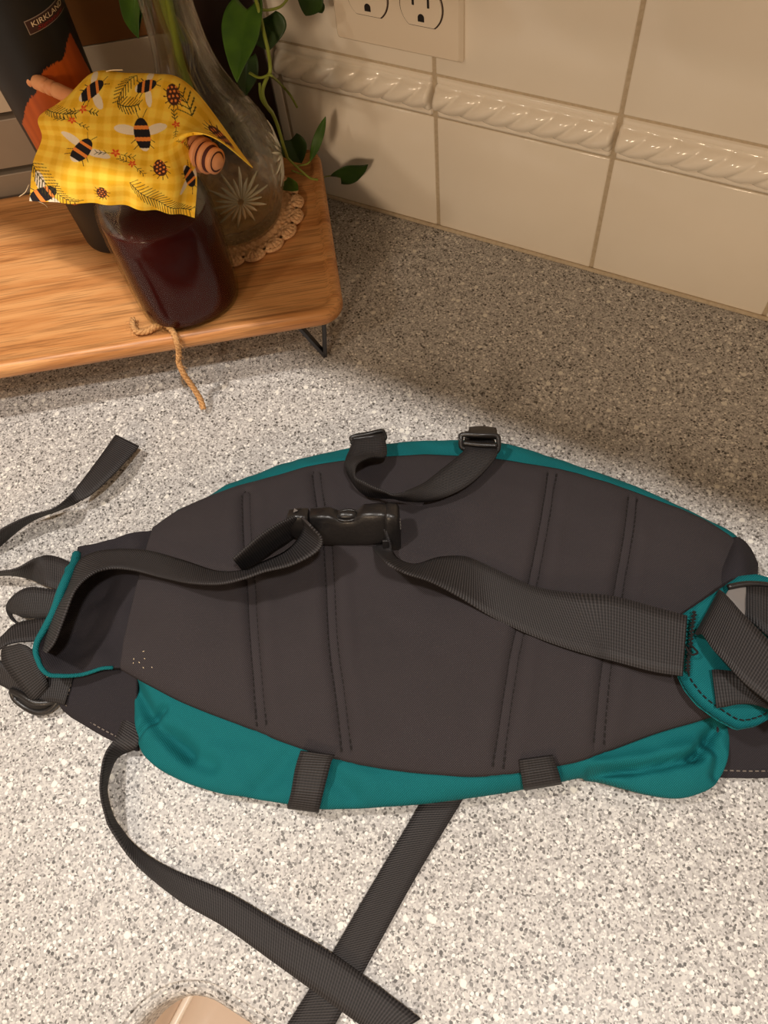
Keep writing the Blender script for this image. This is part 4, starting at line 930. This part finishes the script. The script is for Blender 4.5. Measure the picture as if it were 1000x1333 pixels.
ribbon('loose_strap', ([(-0.0746,-0.4762,0.03),(-0.0859,-0.4821,0.03),(-0.1028,-0.4875,0.029),(-0.1109,-0.4937,0.027),(-0.1173,-0.5024,0.022),(-0.1206,-0.5085,0.014),(-0.1168,-0.5123,0.008),(-0.1052,-0.5115,0.008),(-0.0871,-0.5015,0.014)], [(-0.0684,-0.4961,0.028),(-0.0795,-0.5018,0.026),(-0.0869,-0.505,0.024),(-0.0986,-0.5082,0.02),(-0.1108,-0.5084,0.015),(-0.1171,-0.5094,0.009),(-0.1114,-0.5128,0.004),(-0.1014,-0.5144,0.003),(-0.0801,-0.5091,0.008)]), M['web2'], hp, .0014, n=120)
ribbon('loose_strap', ([(-0.0799,-0.5011,0.024),(-0.0875,-0.506,0.024),(-0.0971,-0.5159,0.026),(-0.0987,-0.5277,0.028),(-0.1042,-0.5415,0.026),(-0.1088,-0.5528,0.02)], [(-0.068,-0.5126,0.028),(-0.0716,-0.5189,0.03),(-0.0827,-0.5262,0.032),(-0.0897,-0.5332,0.032),(-0.0944,-0.5426,0.028),(-0.0995,-0.5516,0.022)]), M['web'], hp, .0014, n=60)
ribbon('loose_strap', ([(-0.1103,-0.5545,0.012),(-0.0986,-0.5558,0.01),(-0.0857,-0.5552,0.01),(-0.074,-0.5552,0.01),(-0.0618,-0.556,0.01)], [(-0.109,-0.5411,0.022),(-0.0967,-0.5415,0.022),(-0.0862,-0.5433,0.02),(-0.0722,-0.5476,0.016),(-0.0582,-0.5519,0.012)]), M['web'], hp, .0014, n=60)
ribbon('loose_strap', ([(-0.0882,-0.5333,0.034),(-0.0862,-0.5381,0.033),(-0.0815,-0.5434,0.03),(-0.0691,-0.5491,0.023),(-0.057,-0.5537,0.016),(-0.0539,-0.5552,0.01)], [(-0.0767,-0.5269,0.038),(-0.0699,-0.5257,0.037),(-0.0632,-0.5276,0.034),(-0.0566,-0.5333,0.028),(-0.0506,-0.5389,0.021),(-0.0499,-0.543,0.012)]), M['web2'], hp, .0014, n=80)
ribbon('loose_strap', ([(-0.0377,-0.526,0.019),(-0.051,-0.5334,0.0185),(-0.0632,-0.5427,0.014)],[(-0.0318,-0.5465,0.0165),(-0.0431,-0.5491,0.015),(-0.0561,-0.5545,0.012)]), M['web2'], hp, .0014)
ribbon('tab_strap', ([(0.3369,-0.2996,0.058),(0.3384,-0.305,0.066),(0.3443,-0.3118,0.071),(0.351,-0.3183,0.074),(0.3671,-0.3295,0.077),(0.3848,-0.3388,0.076),(0.4078,-0.3467,0.07)],[(0.3315,-0.3351,0.058),(0.3338,-0.3372,0.066),(0.3412,-0.3458,0.071),(0.3482,-0.3514,0.074),(0.3611,-0.3605,0.077),(0.3772,-0.3657,0.076),(0.4008,-0.3718,0.07)]), M['web'], hp, .0018, across=7)
ribbon('tab_strap', ([(0.3464,-0.3529,0.058),(0.3508,-0.351,0.0585),(0.3607,-0.3489,0.06),(0.3774,-0.3503,0.062),(0.4003,-0.3492,0.058)], [(0.3554,-0.3739,0.0565),(0.3599,-0.3709,0.0568),(0.3657,-0.3667,0.0575),(0.3729,-0.3637,0.059),(0.381,-0.3626,0.06)]), M['web2'], hp, .0016)
# ladder buckle on the tab
def ring(pts, r, name, m, parent=hp, n=80, label=None):
    pts = list(pts)+[pts[0]]; P = curve(pts, n); V, F = tube(P, r, 8); return obj(name, V, F, m, parent, label=label)
lb = obj('tab_buckle', *join([tube([(0.3397,-0.2989,0.064),(0.3505,-0.2915,0.064),(0.3662,-0.2856,0.062),(0.3836,-0.2848,0.058)], .0020, 8, n=30), tube([(0.3634,-0.2908,0.063),(0.3671,-0.306,0.063),(0.3713,-0.3201,0.062)], .0022, 8, n=20), tube([(0.3565,-0.2926,0.0625),(0.361,-0.3087,0.0625),(0.3647,-0.321,0.062)], .0018, 8, n=20)]), M['plastic'], hp)
V, F, _ = slab(spl([[(0.341,-0.2987,0.0625),(0.3458,-0.2953,0.0625),(0.3501,-0.2933,0.0625)],[(0.3402,-0.3057,0.062),(0.3463,-0.3042,0.0625),(0.3516,-0.3029,0.0625)],[(0.3456,-0.311,0.0615),(0.3507,-0.3133,0.062),(0.3548,-0.3147,0.062)]], 12, 12), .002); obj('cheek', V, F, M['greyplastic'], lb, label='grey plastic cheek of the buckle')
ribbon('strap_fold', ([(0.3492,-0.2937,0.0625),(0.355,-0.2925,0.0655),(0.3614,-0.2901,0.0655),(0.3708,-0.2857,0.062)],[(0.3546,-0.3144,0.0625),(0.3614,-0.318,0.0655),(0.3691,-0.3215,0.0655),(0.3788,-0.3193,0.062)]), M['web2'], lb, .0014)
# upper two ladder locks and the left one
def lock(frame, bar, r, name='ladder_lock'):
    o = ring(frame, r, name, M['plastic']); V, F = tube(bar, r*.9, 8, n=16); obj('cross_bar', V, F, M['plastic'], o); return o
k1 = lock([(0.1356,-0.2529,0.046),(0.1355,-0.2499,0.048),(0.148,-0.2459,0.05),(0.1587,-0.2405,0.048),(0.1618,-0.2429,0.045),(0.1633,-0.2476,0.041),(0.16,-0.2513,0.04),(0.1487,-0.254,0.04),(0.1387,-0.2569,0.042)], [(0.1383,-0.2547,0.045),(0.1506,-0.2516,0.046),(0.1621,-0.2466,0.045)], .0019)
V, F, _ = slab(spl([[(0.1327,-0.2304,0.03),(0.1417,-0.2257,0.03),(0.1521,-0.2228,0.03)],[(0.1358,-0.2391,0.038),(0.1457,-0.2355,0.039),(0.1559,-0.2311,0.038)],[(0.1381,-0.2473,0.043),(0.1486,-0.2442,0.045),(0.1592,-0.2396,0.043)]], 10, 10), .0018); obj('buckle_tongue', V, F, M['plastic'], k1)
V, F, _ = slab(spl([[(0.1362,-0.2514,0.035),(0.149,-0.2473,0.035),(0.162,-0.2438,0.035)],[(0.1396,-0.256,0.034),(0.1513,-0.2524,0.034),(0.1629,-0.2488,0.034)]], 10, 8), .002); obj('buckle_back', V, F, M['plastic'], k1)
k2 = lock([(0.0581,-0.284,0.04),(0.0578,-0.2817,0.042),(0.0673,-0.2752,0.043),(0.0753,-0.2678,0.042),(0.0777,-0.2676,0.04),(0.0791,-0.2709,0.037),(0.0692,-0.2776,0.037),(0.0603,-0.2839,0.037)], [(0.0584,-0.283,0.041),(0.0697,-0.2772,0.043),(0.0782,-0.2697,0.041)], .0017)
V, F, _ = slab(spl([[(0.0532,-0.2723,0.03),(0.0623,-0.266,0.03),(0.0713,-0.2596,0.03)],[(0.0558,-0.279,0.033),(0.0666,-0.2734,0.034),(0.0757,-0.2663,0.033)]], 10, 8), .002); obj('buckle_back', V, F, M['plastic'], k2)
k3 = ring([(-0.0764,-0.5551,0.012),(-0.0724,-0.5587,0.008),(-0.0625,-0.56,0.006),(-0.0531,-0.5591,0.006),(-0.0461,-0.5548,0.007),(-0.042,-0.5489,0.01),(-0.0416,-0.5463,0.012),(-0.047,-0.551,0.013),(-0.0548,-0.5544,0.014),(-0.0662,-0.5545,0.014)], .0024, 'ladder_lock', M['plastic'])
V, F, _ = slab(spl([[(-0.0772,-0.5549,0.01),(-0.0595,-0.5546,0.011),(-0.0427,-0.548,0.01)],[(-0.0727,-0.5582,0.006),(-0.058,-0.5584,0.006),(-0.0445,-0.5516,0.007)],[(-0.0666,-0.5593,0.005),(-0.0551,-0.5592,0.005),(-0.0483,-0.5553,0.005)]], 16, 10), .003); obj('buckle_plate', V, F, M['plastic'], k3)

# side-release buckle, standing on its long edge
def buckle():
    a = np.array((0.0583,-0.3727,0.072)); b = np.array((0.1228,-0.341,0.072))
    d = b-a; d[2] = 0; L = np.linalg.norm(d); d /= L
    up = np.array([0, 0, 1.0]); s = np.cross(up, d); s /= np.linalg.norm(s)        # s points away from the viewer
    tl = math.radians(20); w = up*math.cos(tl)+s*math.sin(tl); t = np.cross(d, w)     # w: long edge direction, t: faces the viewer
    O = a
    def mx(x, ww, tt): return axes(O+d*x+w*ww+t*tt, d, w, t)
    print('buckle', L)
    def shell(prof, th, name, par, hh=None):
        """closed bevelled plate: prof = list of (x, w_low, w_high, thickness)"""
        V = []; n = 16
        for x, lo, hi, q in prof:
            c = (lo+hi)/2; h = (hi-lo)/2
            for k in range(n):
                an = 2*PI*(k+.5)/n; cx, sx = math.cos(an), math.sin(an); e = .35
                V.append(Vector(O+d*x+w*(c+h*math.copysign(abs(sx)**e, sx))+t*(q*math.copysign(abs(cx)**e, cx))))
        F = grid_faces(len(prof), n, wrap=True); F.append(tuple(range(n))[::-1]); F.append(tuple(range((len(prof)-1)*n, len(prof)*n)))
        return obj(name, V, F, M['plastic'], par)
    e = L
    body = shell([(.0165, -.020, -.002, .0040), (.0170, -.026, .0005, .0062), (.030, -.027, .0010, .0064), (.034, -.027, -.0012, .0062), (.038, -.0275, -.0042, .0060), (.046, -.0275, -.0042, .0060), (.050, -.027, -.0010, .0064), (.054, -.027, .0022, .0070), (e-.006, -.026, .0026, .0074), (e-.001, -.024, .0010, .0070), (e, -.022, -.0010, .0060)], 0, 'buckle_body', hp)
    shell([(.0005, -.014, -.002, .003), (.002, -.018, .0005, .0052), (.0085, -.022, .0012, .0058), (.0150, -.024, .0008, .0060), (.0157, -.022, -.0004, .0050)], 0, 'buckle_prong_base', body)
    V, F = lathe([(.0010, -.0068), (.0026, -.0062), (.0034, -.003), (.0034, .003), (.0026, .0062), (.001, .0068)], 0, 0, 18)
    mm = axes(O+d*.042+w*-.0036, w, t, d); obj('release_prong', [mm@Vector(v) for v in V], F, M['plastic'], body)
    V, F = tube([O+d*x+w*-.0036+t*q for x, q in [(.0345, 0), (.036, .0038), (.042, .0056), (.048, .0038), (.0495, 0), (.048, -.0038), (.042, -.0056), (.036, -.0038), (.0345, 0)]], .0010, 8, n=60); obj('window_rim', V, F, M['plastic'], body)
    end = shell([(e-.004, -.031, .0010, .0080), (e-.001, -.033, .0022, .0088), (e+.004, -.033, .0012, .0086), (e+.0058, -.031, -.001, .0074)], 0, 'end_bar', body)
    V, F = rbox((.004, .012, .002), mx(e-.004, -.022, .0125), .0006); obj('tension_bar', V, F, M['plastic'], body)
    g = []
    for k in range(3):
        for q in (-.0015, .0015): g.append(rbox((.0006, .0016, .0012), mx(e+.0062, -.010-k*.0028, q), .0002))
    obj('raised_marks', *join(g), M['greyplastic'], end, smooth=False)
    # arrow on the prong base
    P = [O+d*(.006)+w*.0020+t*-.002, O+d*.0088+w*.0020+t*.0002, O+d*.006+w*.0020+t*.0022]; V = [Vector(p) for p in P]+[Vector(p+w*.0004) for p in P]
    obj('arrow_mark', V, [(0, 2, 1), (3, 4, 5), (0, 1, 4, 3), (1, 2, 5, 4), (2, 0, 3, 5)], M['greyplastic'], body, smooth=False)
buckle()

# pale lint caught on the panel near the left wing
li = []
for k in range(9):
    x, y = (0.0117,-0.5023,0.036)[:2]; x += random.gauss(0, .006); y += random.gauss(0, .004); z = panel_z(x, y)
    if z:
        an = random.random()*PI; d = Vector((math.cos(an), math.sin(an), 0))*random.uniform(.0003, .0009); li.append(tube([Vector((x, y, z))-d, Vector((x, y, z+.0003)), Vector((x, y, z))+d], .0002, 4))
o = obj('lint', *join(li), M['cream'], hp); o['kind'] = 'stuff'
